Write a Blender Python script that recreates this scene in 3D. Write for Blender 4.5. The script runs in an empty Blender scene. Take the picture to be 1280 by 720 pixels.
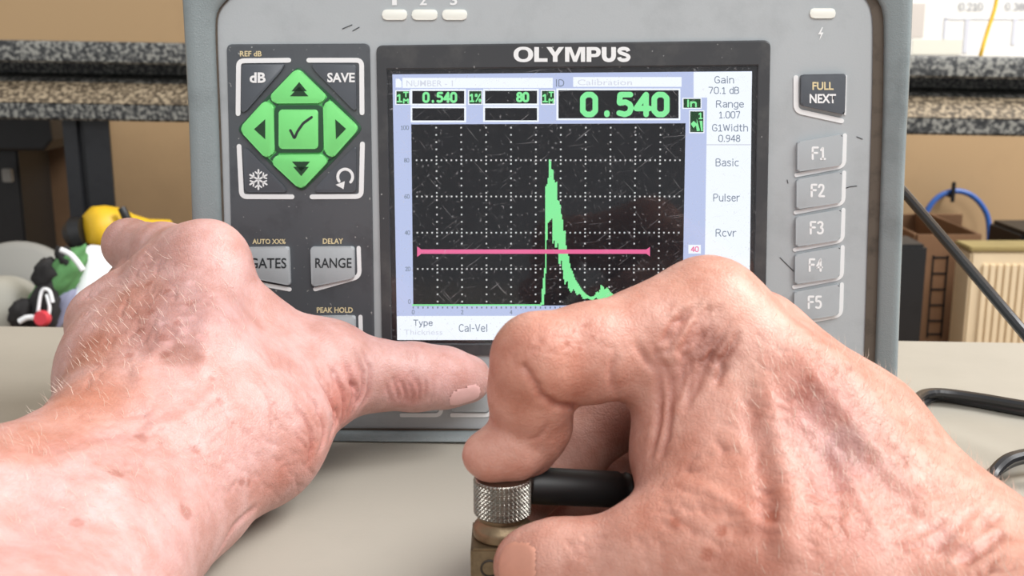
import bpy, bmesh, math, random
import numpy as np
from mathutils import Vector, Matrix, noise as mnoise

random.seed(7)
rng = np.random.default_rng(7)
SC = bpy.context.scene
COL = SC.collection

# ------------------------------------------------------------------ camera
F_PX = 1400.0
ALPHA = math.radians(12.5)
CAM_H = 0.1317
cam_d = bpy.data.cameras.new('camera'); cam = bpy.data.objects.new('camera', cam_d); COL.objects.link(cam)
cam.location = (0, 0, CAM_H)
cam.rotation_euler = (math.pi/2 - ALPHA, 0, 0)
cam_d.sensor_width = 36.0
cam_d.lens = 36.0 * F_PX / 1280.0
cam_d.clip_start = 0.01; cam_d.clip_end = 30
cam_d.dof.use_dof = True
cam_d.dof.focus_distance = 0.32
cam_d.dof.aperture_fstop = 30.0
SC.camera = cam

# ------------------------------------------------------------------ light
W = bpy.data.worlds.new('daylight'); SC.world = W; W.use_nodes = True
W.node_tree.nodes['Background'].inputs[0].default_value = (0.96, 0.98, 1.0, 1)
W.node_tree.nodes['Background'].inputs[1].default_value = 0.54

def area(name, loc, target, size, power, color):
    l = bpy.data.lights.new(name, 'AREA'); l.shape = 'RECTANGLE'; l.size = size[0]; l.size_y = size[1]
    l.energy = power; l.color = color
    o = bpy.data.objects.new(name, l); COL.objects.link(o)
    o.location = loc
    o.rotation_euler = (Vector(target) - Vector(loc)).to_track_quat('-Z', 'Y').to_euler()
    return o
area('open_door_daylight', (1.30, 0.50, 1.42), (0.0, 0.33, 0.0), (1.0, 1.0), 54, (1.0, 0.99, 0.98))
area('front_fill', (0.45, -1.1, 1.5), (0.0, 0.4, 0.1), (1.4, 1.0), 28, (1.0, 0.99, 0.97))  # unseen soft fill added in front to brighten the case and hands

SC.view_settings.view_transform = 'Standard'
SC.view_settings.look = 'None'
SC.view_settings.gamma = 1.0
SC.view_settings.use_curve_mapping = False
SC.view_settings.exposure = 0.0

# ------------------------------------------------------------------ helpers
def at(px, py, d):
    """point at real depth d (metres along the view axis) seen in direction px, py"""
    xc = (px-640.0)/F_PX*d; yc = -(py-360.0)/F_PX*d
    ca, sa = math.cos(ALPHA), math.sin(ALPHA)
    return Vector((xc, d*ca + yc*sa, CAM_H - d*sa + yc*ca))

def lin(c):
    out = []
    for v in c[:3]:
        v = v/255.0
        out.append(v/12.92 if v <= 0.04045 else ((v+0.055)/1.055)**2.4)
    return (out[0], out[1], out[2], 1.0)

def link(o, parent=None):
    COL.objects.link(o)
    if parent is not None: o.parent = parent
    return o

def tag(o, label=None, cat=None, group=None, kind=None):
    if label: o['label'] = label
    if cat: o['category'] = cat
    if group: o['group'] = group
    if kind: o['kind'] = kind
    return o

def empty(name, loc=(0, 0, 0), mat=None):
    o = bpy.data.objects.new(name, None); o.empty_display_size = 0.02
    COL.objects.link(o)
    if mat is not None: o.matrix_world = mat
    else: o.location = loc
    return o

def make(name, bm, m, parent=None, smooth=False, ang=35):
    bmesh.ops.recalc_face_normals(bm, faces=bm.faces)
    me = bpy.data.meshes.new(name); bm.to_mesh(me); bm.free()
    o = bpy.data.objects.new(name, me)
    if m is not None: me.materials.append(m)
    if smooth:
        for p in me.polygons: p.use_smooth = True
        me.set_sharp_from_angle(angle=math.radians(ang))
    return link(o, parent)

def bm_prism(bm, pts, y0, y1, bevel=0.0, seg=2, bevel_back=False):
    """polygon in the local x,z plane run from y0 (front) to y1 (back)"""
    f = [bm.verts.new((p[0], y0, p[1])) for p in pts]
    b = [bm.verts.new((p[0], y1, p[1])) for p in pts]
    n = len(pts)
    ff = bm.faces.new(f)
    fb = bm.faces.new(list(reversed(b)))
    for i in range(n):
        bm.faces.new((f[i], b[i], b[(i+1) % n], f[(i+1) % n]))
    if bevel:
        bmesh.ops.bevel(bm, geom=list(ff.edges) + (list(fb.edges) if bevel_back else []), offset=bevel, segments=seg, profile=0.6, affect='EDGES')

def bm_box(bm, c, s, rot=None, bevel=0):
    M = Matrix.Translation(Vector(c))
    if rot is not None: M = M @ rot.to_4x4()
    r = bmesh.ops.create_cube(bm, size=1.0, matrix=M @ Matrix.Diagonal((*s, 1)))
    if bevel:
        es = set(e for v in r['verts'] for e in v.link_edges)
        bmesh.ops.bevel(bm, geom=list(es), offset=bevel, segments=2, affect='EDGES')

def frame_from(z):
    z = Vector(z).normalized()
    x = z.orthogonal().normalized()
    return x, z.cross(x), z

def bm_tube(bm, pts, r, seg=12, caps=True, closed=False):
    pts = [Vector(p) for p in pts]; n = len(pts)
    rr = r if isinstance(r, (list, tuple)) else [r]*n
    rings = []; px = None
    for i, p in enumerate(pts):
        if closed: t = pts[(i+1) % n] - pts[i-1]
        else: t = pts[min(i+1, n-1)] - pts[max(i-1, 0)]
        t.normalize()
        if px is None: px = t.orthogonal().normalized()
        px = (px - t*px.dot(t)).normalized()
        py = t.cross(px)
        rings.append([bm.verts.new(p + (px*math.cos(a) + py*math.sin(a))*rr[i]) for a in (2*math.pi*k/seg for k in range(seg))])
    for i in range(n if closed else n-1):
        A, B = rings[i], rings[(i+1) % n]
        for k in range(seg):
            bm.faces.new((A[k], A[(k+1) % seg], B[(k+1) % seg], B[k]))
    if caps and not closed:
        bm.faces.new(list(reversed(rings[0]))); bm.faces.new(rings[-1])

def bm_lathe(bm, prof, seg=32, M=None):
    """prof: (radius, z) list turned about local z"""
    rings = []
    for r, z in prof:
        if r < 1e-7:
            v = Vector((0, 0, z)); rings.append([bm.verts.new(M @ v if M else v)])
        else:
            ring = []
            for k in range(seg):
                a = 2*math.pi*k/seg; v = Vector((r*math.cos(a), r*math.sin(a), z))
                ring.append(bm.verts.new(M @ v if M else v))
            rings.append(ring)
    for A, B in zip(rings[:-1], rings[1:]):
        for k in range(seg):
            a0, a1 = A[k % len(A)], A[(k+1) % len(A)]; b0, b1 = B[k % len(B)], B[(k+1) % len(B)]
            vs = []
            for v in (a0, a1, b1, b0):
                if v not in vs: vs.append(v)
            if len(vs) > 2: bm.faces.new(vs)

def spline(pts, n=8):
    P = [Vector(p) for p in pts]; out = []
    for i in range(len(P)-1):
        p0 = P[max(i-1, 0)]; p1 = P[i]; p2 = P[i+1]; p3 = P[min(i+2, len(P)-1)]
        for k in range(n):
            t = k/n
            out.append(0.5*((2*p1) + (p2-p0)*t + (2*p0-5*p1+4*p2-p3)*t*t + (3*p1-p0-3*p2+p3)*t**3))
    out.append(P[-1]); return out

def round_poly(pts, r, n=4):
    pts = [Vector((p[0], p[1])) for p in pts]; out = []
    m = len(pts)
    rs = r if isinstance(r, (list, tuple)) else [r]*m
    for i in range(m):
        p, a, b = pts[i], pts[i-1], pts[(i+1) % m]
        ra = min(rs[i], 0.45*(a-p).length, 0.45*(b-p).length)
        u = (a-p).normalized(); v = (b-p).normalized()
        if ra <= 0: out.append((p.x, p.y)); continue
        for k in range(n+1):
            t = k/n
            q = (p+u*ra)*(1-t)**2 + p*2*t*(1-t) + (p+v*ra)*t*t
            out.append((q.x, q.y))
    return out

# ------------------------------------------------------------------ materials
def new_mat(name):
    m = bpy.data.materials.new(name); m.use_nodes = True
    nt = m.node_tree; return m, nt, nt.nodes['Principled BSDF']

def mat(name, rgb, rough=0.5, metal=0.0, var=0.0, vscale=40.0, bump=0.0, bscale=400.0, rgb2=None, spec=0.5, dust=0):
    m, nt, b = new_mat(name)
    b.inputs['Base Color'].default_value = lin(rgb); b.inputs['Roughness'].default_value = rough
    b.inputs['Metallic'].default_value = metal; b.inputs['Specular IOR Level'].default_value = spec
    tc = nt.nodes.new('ShaderNodeTexCoord')
    if var:
        n = nt.nodes.new('ShaderNodeTexNoise'); n.inputs['Scale'].default_value = vscale; n.inputs['Detail'].default_value = 6
        n.inputs['Roughness'].default_value = 0.65
        nt.links.new(tc.outputs['Object'], n.inputs['Vector'])
        mx = nt.nodes.new('ShaderNodeMix'); mx.data_type = 'RGBA'
        c2 = lin(rgb2) if rgb2 else tuple(v*(1-var) for v in lin(rgb)[:3]) + (1,)
        mx.inputs[6].default_value = lin(rgb); mx.inputs[7].default_value = c2
        rp = nt.nodes.new('ShaderNodeMapRange'); rp.inputs[1].default_value = 0.5; rp.inputs[2].default_value = 0.72
        nt.links.new(n.outputs['Fac'], rp.inputs[0]); nt.links.new(rp.outputs[0], mx.inputs[0])
        last = mx.outputs[2]
        if dust:
            nd = nt.nodes.new('ShaderNodeTexNoise'); nd.inputs['Scale'].default_value = dust; nd.inputs['Detail'].default_value = 1
            nt.links.new(tc.outputs['Object'], nd.inputs['Vector'])
            rd = nt.nodes.new('ShaderNodeMapRange'); rd.inputs[1].default_value = 0.74; rd.inputs[2].default_value = 0.80; rd.inputs[4].default_value = 0.7
            nt.links.new(nd.outputs['Fac'], rd.inputs[0])
            m3 = nt.nodes.new('ShaderNodeMix'); m3.data_type = 'RGBA'; m3.inputs[7].default_value = lin((200, 200, 198))
            nt.links.new(rd.outputs[0], m3.inputs[0]); nt.links.new(last, m3.inputs[6]); last = m3.outputs[2]
        nt.links.new(last, b.inputs['Base Color'])
    if bump:
        n2 = nt.nodes.new('ShaderNodeTexNoise'); n2.inputs['Scale'].default_value = bscale; n2.inputs['Detail'].default_value = 3
        nt.links.new(tc.outputs['Object'], n2.inputs['Vector'])
        bp = nt.nodes.new('ShaderNodeBump'); bp.inputs['Strength'].default_value = bump; bp.inputs['Distance'].default_value = 0.0006
        nt.links.new(n2.outputs['Fac'], bp.inputs['Height']); nt.links.new(bp.outputs[0], b.inputs['Normal'])
    return m

def emit(name, rgb, k=1.0):
    m, nt, b = new_mat(name)
    b.inputs['Base Color'].default_value = (0.01, 0.01, 0.012, 1); b.inputs['Roughness'].default_value = 0.5
    b.inputs['Specular IOR Level'].default_value = 0.0
    b.inputs['Emission Color'].default_value = lin(rgb); b.inputs['Emission Strength'].default_value = k
    return m

def speckle(name, dark, mid, light, scale=420.0):
    m, nt, b = new_mat(name)
    tc = nt.nodes.new('ShaderNodeTexCoord')
    n = nt.nodes.new('ShaderNodeTexNoise'); n.inputs['Scale'].default_value = scale; n.inputs['Detail'].default_value = 2.5
    nt.links.new(tc.outputs['Object'], n.inputs['Vector'])
    r = nt.nodes.new('ShaderNodeValToRGB'); e = r.color_ramp.elements
    e[0].position = 0.40; e[0].color = lin(dark); e[1].position = 0.62; e[1].color = lin(light)
    k = e.new(0.51); k.color = lin(mid)
    nt.links.new(n.outputs['Fac'], r.inputs[0]); nt.links.new(r.outputs[0], b.inputs['Base Color'])
    b.inputs['Roughness'].default_value = 0.45
    bp = nt.nodes.new('ShaderNodeBump'); bp.inputs['Strength'].default_value = 0.35; bp.inputs['Distance'].default_value = 0.001
    nt.links.new(n.outputs['Fac'], bp.inputs['Height']); nt.links.new(bp.outputs[0], b.inputs['Normal'])
    return m

def glass_mat(name):
    """thin cover pane: clear, with a mirror reflection by Fresnel and fine pale scratches"""
    m, nt, b = new_mat(name); nt.nodes.remove(b)
    out = nt.nodes['Material Output']
    tr = nt.nodes.new('ShaderNodeBsdfTransparent'); gl = nt.nodes.new('ShaderNodeBsdfGlossy'); gl.inputs['Roughness'].default_value = 0.06
    fr = nt.nodes.new('ShaderNodeFresnel'); fr.inputs[0].default_value = 1.5
    fr2 = nt.nodes.new('ShaderNodeMath'); fr2.operation = 'MULTIPLY'; fr2.inputs[1].default_value = 0.6
    nt.links.new(fr.outputs[0], fr2.inputs[0])
    mx = nt.nodes.new('ShaderNodeMixShader'); nt.links.new(fr2.outputs[0], mx.inputs[0])
    nt.links.new(tr.outputs[0], mx.inputs[1]); nt.links.new(gl.outputs[0], mx.inputs[2])
    tc = nt.nodes.new('ShaderNodeTexCoord')
    facs = []
    for rot, sc_, th in (((0, 0.7, 0), (1900, 60, 90), 0.72), ((0, -0.9, 0), (1700, 60, 80), 0.72), ((0, 1.7, 0), (2100, 60, 70), 0.74), ((0, 0.2, 0), (1100, 300, 900), 0.71)):
        m0 = nt.nodes.new('ShaderNodeMapping'); m0.inputs['Rotation'].default_value = rot
        nt.links.new(tc.outputs['Object'], m0.inputs['Vector'])
        mp = nt.nodes.new('ShaderNodeMapping'); mp.inputs['Scale'].default_value = sc_
        nt.links.new(m0.outputs[0], mp.inputs['Vector'])
        n = nt.nodes.new('ShaderNodeTexNoise'); n.inputs['Scale'].default_value = 1.0; n.inputs['Detail'].default_value = 2
        nt.links.new(mp.outputs[0], n.inputs['Vector'])
        rg = nt.nodes.new('ShaderNodeMapRange'); rg.inputs[1].default_value = th-0.06; rg.inputs[2].default_value = th+0.04
        nt.links.new(n.outputs['Fac'], rg.inputs[0]); facs.append(rg.outputs[0])
    a = facs[0]
    for f in facs[1:]:
        mm = nt.nodes.new('ShaderNodeMath'); mm.operation = 'MAXIMUM'
        nt.links.new(a, mm.inputs[0]); nt.links.new(f, mm.inputs[1]); a = mm.outputs[0]
    k = nt.nodes.new('ShaderNodeMath'); k.operation = 'MULTIPLY'; k.inputs[1].default_value = 0.16
    nt.links.new(a, k.inputs[0])
    k2 = nt.nodes.new('ShaderNodeMath'); k2.operation = 'ADD'; k2.inputs[1].default_value = 0.004
    nt.links.new(k.outputs[0], k2.inputs[0])
    df = nt.nodes.new('ShaderNodeBsdfDiffuse'); df.inputs[0].default_value = (0.75, 0.75, 0.78, 1)
    m2 = nt.nodes.new('ShaderNodeMixShader'); nt.links.new(k2.outputs[0], m2.inputs[0])
    nt.links.new(mx.outputs[0], m2.inputs[1]); nt.links.new(df.outputs[0], m2.inputs[2])
    nt.links.new(m2.outputs[0], out.inputs['Surface'])
    return m

M_WALL = mat('wall_paint', (180, 150, 112), 0.85, var=0.12, vscale=5)
M_TABLE = mat('bench_laminate', (164, 159, 148), 0.42, var=0.10, vscale=9, bump=0.05, bscale=900)
M_RACK = speckle('hammered_enamel', (40, 41, 42), (88, 88, 86), (140, 139, 132), 260.0)
M_TAN = speckle('tan_speckle', (78, 68, 56), (124, 110, 90), (164, 148, 124), 260.0)
M_BLACK = mat('black_plastic', (26, 26, 27), 0.45, var=0.3, vscale=90)
M_DARK = mat('dark_cloth', (36, 34, 34), 0.8, var=0.3, vscale=60)
M_BROWN = mat('brown_board', (120, 92, 66), 0.8, var=0.2, vscale=12)
M_CARD = mat('cardboard', (128, 94, 66), 0.85, var=0.15, vscale=20)
M_CREAM = mat('cream_board', (226, 205, 170), 0.8, var=0.08, vscale=20)
M_WHITE = mat('white_cloth', (235, 238, 240), 0.85, var=0.06, vscale=30)
M_PALE = mat('pale_plastic', (142, 140, 134), 0.55, var=0.10, vscale=14)
M_GREEN = mat('green_cloth', (96, 150, 92), 0.8, var=0.25, vscale=50)
M_YELLOW = mat('yellow_plastic', (226, 182, 40), 0.45, var=0.12, vscale=40)
M_BLUE = mat('blue_hose', (44, 92, 168), 0.4)
M_RED = mat('red_plastic', (205, 60, 70), 0.4)
M_PAPER = mat('white_paper', (246, 244, 238), 0.85)
M_INK = mat('grey_ink', (150, 152, 158), 0.9)
M_CABLE = mat('cable_rubber', (44, 44, 46), 0.25, var=0.2, vscale=60)
M_CASE = mat('grey_case', (178, 183, 186), 0.48, var=0.16, vscale=38, bump=0.06, bscale=1500)
M_BUMP = mat('grey_rubber', (134, 143, 145), 0.24, var=0.25, vscale=50, bump=0.3, bscale=2200)
M_SEAM = mat('dirty_seam', (92, 82, 72), 0.8, var=0.5, vscale=120)
M_KPAD = mat('charcoal_panel', (86, 90, 95), 0.45, var=0.22, vscale=70, rgb2=(72, 75, 80), dust=700)
M_BEZEL = mat('bezel_black', (62, 63, 66), 0.36, var=0.25, vscale=80, rgb2=(80, 80, 80), dust=600)
M_KEYD = mat('dark_key', (82, 87, 94), 0.42, var=0.15, vscale=100)
M_KEYG = mat('green_key', (126, 228, 132), 0.45, var=0.06, vscale=100)
M_GJOIN = mat('green_joint', (92, 186, 104), 0.5)
M_GLINE = mat('green_surround', (42, 82, 58), 0.5)
M_KEYL = mat('grey_key', (176, 182, 186), 0.45, var=0.08, vscale=100)
M_PRINTW = mat('white_print', (238, 239, 240), 0.5)
M_PRINTY = mat('yellow_print', (226, 210, 166), 0.5)
M_PRINTD = mat('dark_print', (40, 46, 50), 0.5)
M_ARROW = mat('arrow_print', (24, 62, 36), 0.5)
M_LAMP = mat('white_lamp', (245, 246, 238), 0.4)
E_WHITE = emit('lcd_white', (240, 246, 254), 1.1)
E_LILAC = emit('lcd_lilac', (190, 202, 238), 1.0)
E_DARK = emit('lcd_black', (14, 15, 18), 1.0)
E_DOT = emit('lcd_dot', (226, 226, 226), 0.9)
E_GREEN = emit('lcd_green', (140, 250, 165), 0.95)
E_DGREEN = emit('lcd_dark_green', (16, 62, 24), 1.0)
E_PINK = emit('lcd_pink', (240, 110, 160), 1.0)
E_TEXT = emit('lcd_text', (120, 132, 150), 1.0)
E_FAINT = emit('lcd_faint_text', (218, 222, 234), 1.0)
M_GLASS = glass_mat('cover_glass')
# ------------------------------------------------------------------ setting
def quad_box(name, corners, thick, m, parent=None):
    """a slab: four front corners, pushed back along its normal by thick"""
    c = [Vector(p) for p in corners]
    n = (c[1]-c[0]).cross(c[3]-c[0]).normalized()
    bm = bmesh.new()
    a = [bm.verts.new(p) for p in c]; b = [bm.verts.new(p + n*thick) for p in c]
    bm.faces.new(a); bm.faces.new(list(reversed(b)))
    for i in range(4): bm.faces.new((a[i], b[i], b[(i+1) % 4], a[(i+1) % 4]))
    return make(name, bm, m, parent)

bm = bmesh.new(); bm_box(bm, (0, 1.36, 0.55), (4.2, 0.06, 2.7))
tag(make('wall_back', bm, M_WALL), kind='structure')
bm = bmesh.new(); bm_box(bm, (0, 0.3, -0.82), (4.2, 2.2, 0.04))
tag(make('floor', bm, mat('concrete', (140, 136, 128), 0.8, var=0.2, vscale=8)), kind='structure')

# workbench: top with its far edge seen left and right of the instrument, legs under it
bench = empty('workbench', (0, 0.3, -0.8))
tag(bench, 'pale beige workbench with a smooth laminate top under hands and instrument', 'table')
def edge_pt(px, py):
    ry = (py-360)/F_PX
    d = CAM_H/(math.sin(ALPHA) + math.cos(ALPHA)*ry)
    return at(px, py, d)
e0, e1 = edge_pt(60, 407.5), edge_pt(1200, 426)
dirv = (e1-e0).normalized()
L, R_ = e0 - dirv*0.5, e1 + dirv*0.5
bm = bmesh.new()
pts = [(L.x, L.y), (R_.x, R_.y), (R_.x, -0.35), (L.x, -0.35)]
top = [bm.verts.new((x, y, 0)) for x, y in pts]; bot = [bm.verts.new((x, y, -0.028)) for x, y in pts]
tf = bm.faces.new(list(reversed(top))); bm.faces.new(bot)
for i in range(4): bm.faces.new((top[i], top[(i+1) % 4], bot[(i+1) % 4], bot[i]))
bmesh.ops.bevel(bm, geom=list(tf.edges), offset=0.002, segments=2, affect='EDGES')
o = make('tabletop', bm, M_TABLE, None); o.parent = bench; o.matrix_parent_inverse = Matrix.Translation((0, -0.3, 0.8))
for sx in (L.x+0.06, R_.x-0.06):
    for sy in (-0.28, 0.38):
        bm = bmesh.new(); bm_box(bm, (sx, sy, -0.414), (0.045, 0.045, 0.772))
        o = make('leg', bm, M_RACK, bench); o.matrix_parent_inverse = Matrix.Translation((0, -0.3, 0.8))

# steel storage rack behind the bench
DR = 1.0
rack = empty('storage_rack', (0, 1.05, -0.8)); RI = Matrix.Translation((0, -1.05, 0.8))
tag(rack, 'grey hammer-finished steel storage rack with a stepped beam behind the instrument', 'rack')
A0, A1 = at(-160, 47.5, DR), at(1440, 74.5, DR)
up = Vector((0, 0, 1)); back = Vector((0, 1, 0))
k = DR/F_PX
prof = [(0, 0.075), (0.0, 0.004), (-0.4*k, 0.001), (-3*k, 0), (-24*k, 0), (-27*k, 0.002), (-28*k, 0.060), (-42*k, 0.060),
        (-47*k, 0.026), (-74*k, -0.010), (-77*k, -0.012), (-94*k, -0.012), (-97*k, -0.010), (-97*k, 0.075)]
bm = bmesh.new()
ra = [bm.verts.new(A0 + up*h + back*y) for h, y in prof]; rb = [bm.verts.new(A1 + up*h + back*y) for h, y in prof]
for i in range(len(prof)):
    j = (i+1) % len(prof); bm.faces.new((ra[i], ra[j], rb[j], rb[i]))
bm.faces.new(ra); bm.faces.new(list(reversed(rb)))
o = make('beam', bm, M_RACK, rack, True, 40); o.matrix_parent_inverse = RI
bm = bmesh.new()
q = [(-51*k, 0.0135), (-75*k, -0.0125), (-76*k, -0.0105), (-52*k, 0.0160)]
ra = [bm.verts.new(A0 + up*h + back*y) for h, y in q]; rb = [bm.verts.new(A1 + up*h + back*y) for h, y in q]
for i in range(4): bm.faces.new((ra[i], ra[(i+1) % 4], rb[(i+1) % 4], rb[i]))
o = make('tan_strip', bm, M_TAN, rack); o.matrix_parent_inverse = RI  # tan speckled strip laid over the sloping face of the beam
# uprights: angle iron with a bright edge and a dark web
def upright(px0, px1, ytop, ybot, d):
    bm = bmesh.new()
    x0, x1 = at(px0, 250, d).x, at(px1, 250, d).x
    y = at(px0, 250, d).y
    w = x1-x0
    prof = [(0, 0), (0.30*w, 0), (0.33*w, 0.006), (0.42*w, 0.006), (0.45*w, 0.002), (w, 0.002), (w, 0.005), (0.5*w, 0.006), (0.48*w, 0.03), (0.0, 0.03)]
    a = [bm.verts.new((x0+p, y+q, -0.8)) for p, q in prof]; b = [bm.verts.new((x0+p, y+q, A0.z-0.068)) for p, q in prof]
    for i in range(len(prof)):
        j = (i+1) % len(prof); bm.faces.new((a[i], a[j], b[j], b[i]))
    bm.faces.new(a); bm.faces.new(list(reversed(b)))
    o = make('upright', bm, mat('upright_enamel', (38, 39, 42), 0.35, var=0.35, vscale=70), rack); o.matrix_parent_inverse = RI
upright(86, 142, 0, 0, 1.03)
upright(1330, 1386, 0, 0, 1.03)
SHZ = -0.155
bm = bmesh.new(); bm_box(bm, (0, 1.0, SHZ-0.009), (1.7, 0.56, 0.018))
o = make('shelf_board', bm, M_BROWN, rack); o.matrix_parent_inverse = RI
# ---- things behind, left
def at_z(px, py, z):
    ry = (py-360)/F_PX
    return at(px, py, (CAM_H-z)/(math.sin(ALPHA) + math.cos(ALPHA)*ry))

# dark drawer box hung under the beam, and a brown board behind it
bin_ = empty('drawer_unit', at(10, 190, 1.16)); BI = Matrix.Translation(-at(10, 190, 1.16))
tag(bin_, 'black drawer unit at the left edge under the rack beam', 'drawer unit')
p = [at(-60, 135, 1.12), at(60, 135, 1.12), at(62, 176, 1.12), at(50, 190, 1.12), at(-60, 190, 1.12)]
bm = bmesh.new(); bm_prism(bm, [(q.x, q.z) for q in p], p[0].y, p[0].y+0.16, 0.003)
o = make('drawer', bm, M_BLACK, bin_); o.matrix_parent_inverse = BI
p0, p1 = at(-60, 188, 1.15), at(16, 300, 1.15)
bm = bmesh.new(); bm_box(bm, ((p0.x+p1.x)/2, p0.y+0.05, (p0.z+SHZ)/2), (p1.x-p0.x, 0.08, p0.z-SHZ), bevel=0.002)
o = make('column', bm, M_BLACK, bin_); o.matrix_parent_inverse = BI
p0, p1 = at(14, 212, 1.148), at(6, 226, 1.148)
bm = bmesh.new(); bm_box(bm, ((p0.x+p1.x)/2, p0.y-0.002, (p0.z+p1.z)/2), (0.010, 0.006, 0.014), bevel=0.001)
o = make('label_holder', bm, M_PALE, bin_); o.matrix_parent_inverse = BI
p0, p1 = at(-60, 140, 1.26), at(93, 300, 1.26)
bm = bmesh.new(); bm_box(bm, ((p0.x+p1.x)/2, p0.y, (p0.z+SHZ)/2), (p1.x-p0.x, 0.01, p0.z-SHZ))
tag(make('backing_board', bm, M_BROWN), 'brown board standing on the shelf behind the black drawer unit', 'board')

# pale plastic drum: wide dished disc seen nearly face on, with a smaller hub in front
def disc_frame(c, n):
    x, y, z = frame_from(n)
    return Matrix(((x.x, y.x, z.x, c.x), (x.y, y.y, z.y, c.y), (x.z, y.z, z.z, c.z), (0, 0, 0, 1)))
c = at(22, 386, 0.93)
drum = empty('plastic_reel', c); DI = Matrix.Translation(-c)
tag(drum, 'pale grey round plastic reel at the left edge beyond the bench', 'reel')
Mx = disc_frame(c, (0.12, -1, 0.22))
rr = 0.0565
bm = bmesh.new(); bm_lathe(bm, [(0, 0.010), (rr*0.5, 0.009), (rr*0.88, 0.004), (rr*0.97, 0.002), (rr, -0.004), (rr*0.97, -0.012), (0, -0.012)], 48, Mx)
o = make('flange', bm, M_PALE, drum, True, 60); o.matrix_parent_inverse = DI
c2 = at(-6, 392, 0.885)
Mx2 = disc_frame(c2, (0.1, -1, 0.2))
bm = bmesh.new(); bm_lathe(bm, [(0, 0.014), (0.020, 0.012), (0.027, 0.006), (0.030, -0.002), (0.030, -0.03), (0, -0.03)], 36, Mx2)
o = make('hub', bm, mat('milky_plastic', (160, 157, 146), 0.5), drum, True, 60); o.matrix_parent_inverse = DI

def blob(name, c, rad, m, parent=None, seed=0, amp=0.25, freq=2.2, sub=4, rot=0.0):
    bm = bmesh.new(); bmesh.ops.create_icosphere(bm, subdivisions=sub, radius=1.0)
    for v in bm.verts:
        n_ = mnoise.noise(v.co*freq + Vector((seed*7.1, 3.3, 1.7))); n2 = mnoise.noise(v.co*freq*2.4 + Vector((seed*3.1, 0.3, 5.7)))
        v.co *= 1 + amp*n_ + amp*0.45*n2
        v.co = Vector((v.co.x*rad[0], v.co.y*rad[1], v.co.z*rad[2]))
        v.co.rotate(Matrix.Rotation(rot, 3, 'Y'))
        v.co += Vector(c)
    return make(name, bm, m, parent, True, 180)

c = at(119, 372, 0.915)
o = tag(blob('cloth_bag', c, (0.031, 0.03, 0.046), M_WHITE, seed=2, amp=0.13, rot=0.35), 'bright white crumpled cloth bag just behind the bare left hand', 'bag')
# green and black strapped pouch with white piping
c = at(76, 368, 0.91)
pouch = empty('harness_pouch', c); PI_ = Matrix.Translation(-c)
tag(pouch, 'green and black strapped pouch with white piping beside the white cloth bag', 'pouch')
o = blob('pouch_body', at(72, 352, 0.880), (0.0125, 0.012, 0.034), M_GREEN, pouch, 5, 0.22, 2.0, 4, 0.72); o.matrix_parent_inverse = PI_
o = blob('lining', at(76, 385, 0.885), (0.008, 0.007, 0.024), mat('lilac_cloth', (150, 152, 178), 0.8), pouch, 6, 0.2, 2.0, 3, 0.5); o.matrix_parent_inverse = PI_
o = blob('mesh_pocket', at(55, 386, 0.872), (0.012, 0.010, 0.022), M_DARK, pouch, 8, 0.3, 2.4, 3, 0.2); o.matrix_parent_inverse = PI_
o = blob('side_pocket', at(26, 392, 0.868), (0.009, 0.008, 0.013), M_DARK, pouch, 3, 0.3, 2.4, 3, 0.5); o.matrix_parent_inverse = PI_
o = blob('flap', at(58, 342, 0.872), (0.010, 0.009, 0.013), M_DARK, pouch, 9, 0.35, 2.4, 3, 0.4); o.matrix_parent_inverse = PI_
o = blob('flap', at(84, 326, 0.875), (0.008, 0.008, 0.012), M_DARK, pouch, 10, 0.3, 2.4, 3, -0.4); o.matrix_parent_inverse = PI_
for pth, r in (([(76, 312), (88, 318), (97, 328), (104, 338)], 0.0022), ([(47, 396), (50, 372), (54, 362), (62, 364), (66, 378)], 0.0014),
               ([(24, 402), (34, 397), (46, 398), (56, 406)], 0.0022), ([(58, 368), (62, 384), (60, 396)], 0.0013)):
    bm = bmesh.new(); bm_tube(bm, spline([at(x, y, 0.858) for x, y in pth]), r, 8)
    o = make('piping', bm, M_PRINTW, pouch, True); o.matrix_parent_inverse = PI_
bm = bmesh.new(); bm_lathe(bm, [(0, 0.004), (0.005, 0.004), (0.0065, 0.001), (0.006, -0.003), (0, -0.003)], 14, disc_frame(at(53, 398, 0.856), (0, -1, 0.2)))
o = make('toggle', bm, M_RED, pouch, True); o.matrix_parent_inverse = PI_

# yellow and black power tool
c = at(135, 285, 0.97)
tool = empty('power_tool', c); TI = Matrix.Translation(-c)
tag(tool, 'yellow and black hand tool lying on the shelf beyond the left hand', 'tool')
ax = (at(190, 284, 0.99) - at(118, 284, 0.95)).normalized()
Mx = disc_frame(at(112, 285, 0.95), ax)
bm = bmesh.new(); bm_lathe(bm, [(0, -0.004), (0.012, -0.003), (0.0185, 0.004), (0.0195, 0.014), (0.0175, 0.028), (0.012, 0.040), (0.008, 0.055), (0.0075, 0.075), (0, 0.077)], 28, Mx)
o = make('body', bm, M_YELLOW, tool, True, 50); o.matrix_parent_inverse = TI
bm = bmesh.new(); bm_tube(bm, [at(90, 296, 0.955), at(98, 292, 0.953), at(108, 290, 0.952)], [0.012, 0.0155, 0.0135], 18)
o = make('chuck', bm, M_BLACK, tool, True, 40); o.matrix_parent_inverse = TI
bm = bmesh.new(); bm_tube(bm, [at(152, 260, 0.945), at(158, 272, 0.945), at(165, 284, 0.95)], [0.0035, 0.004, 0.003], 10)
o = make('switch', bm, M_BLACK, tool, True, 40); o.matrix_parent_inverse = TI
p0 = at(112, 311, 0.955)
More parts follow.
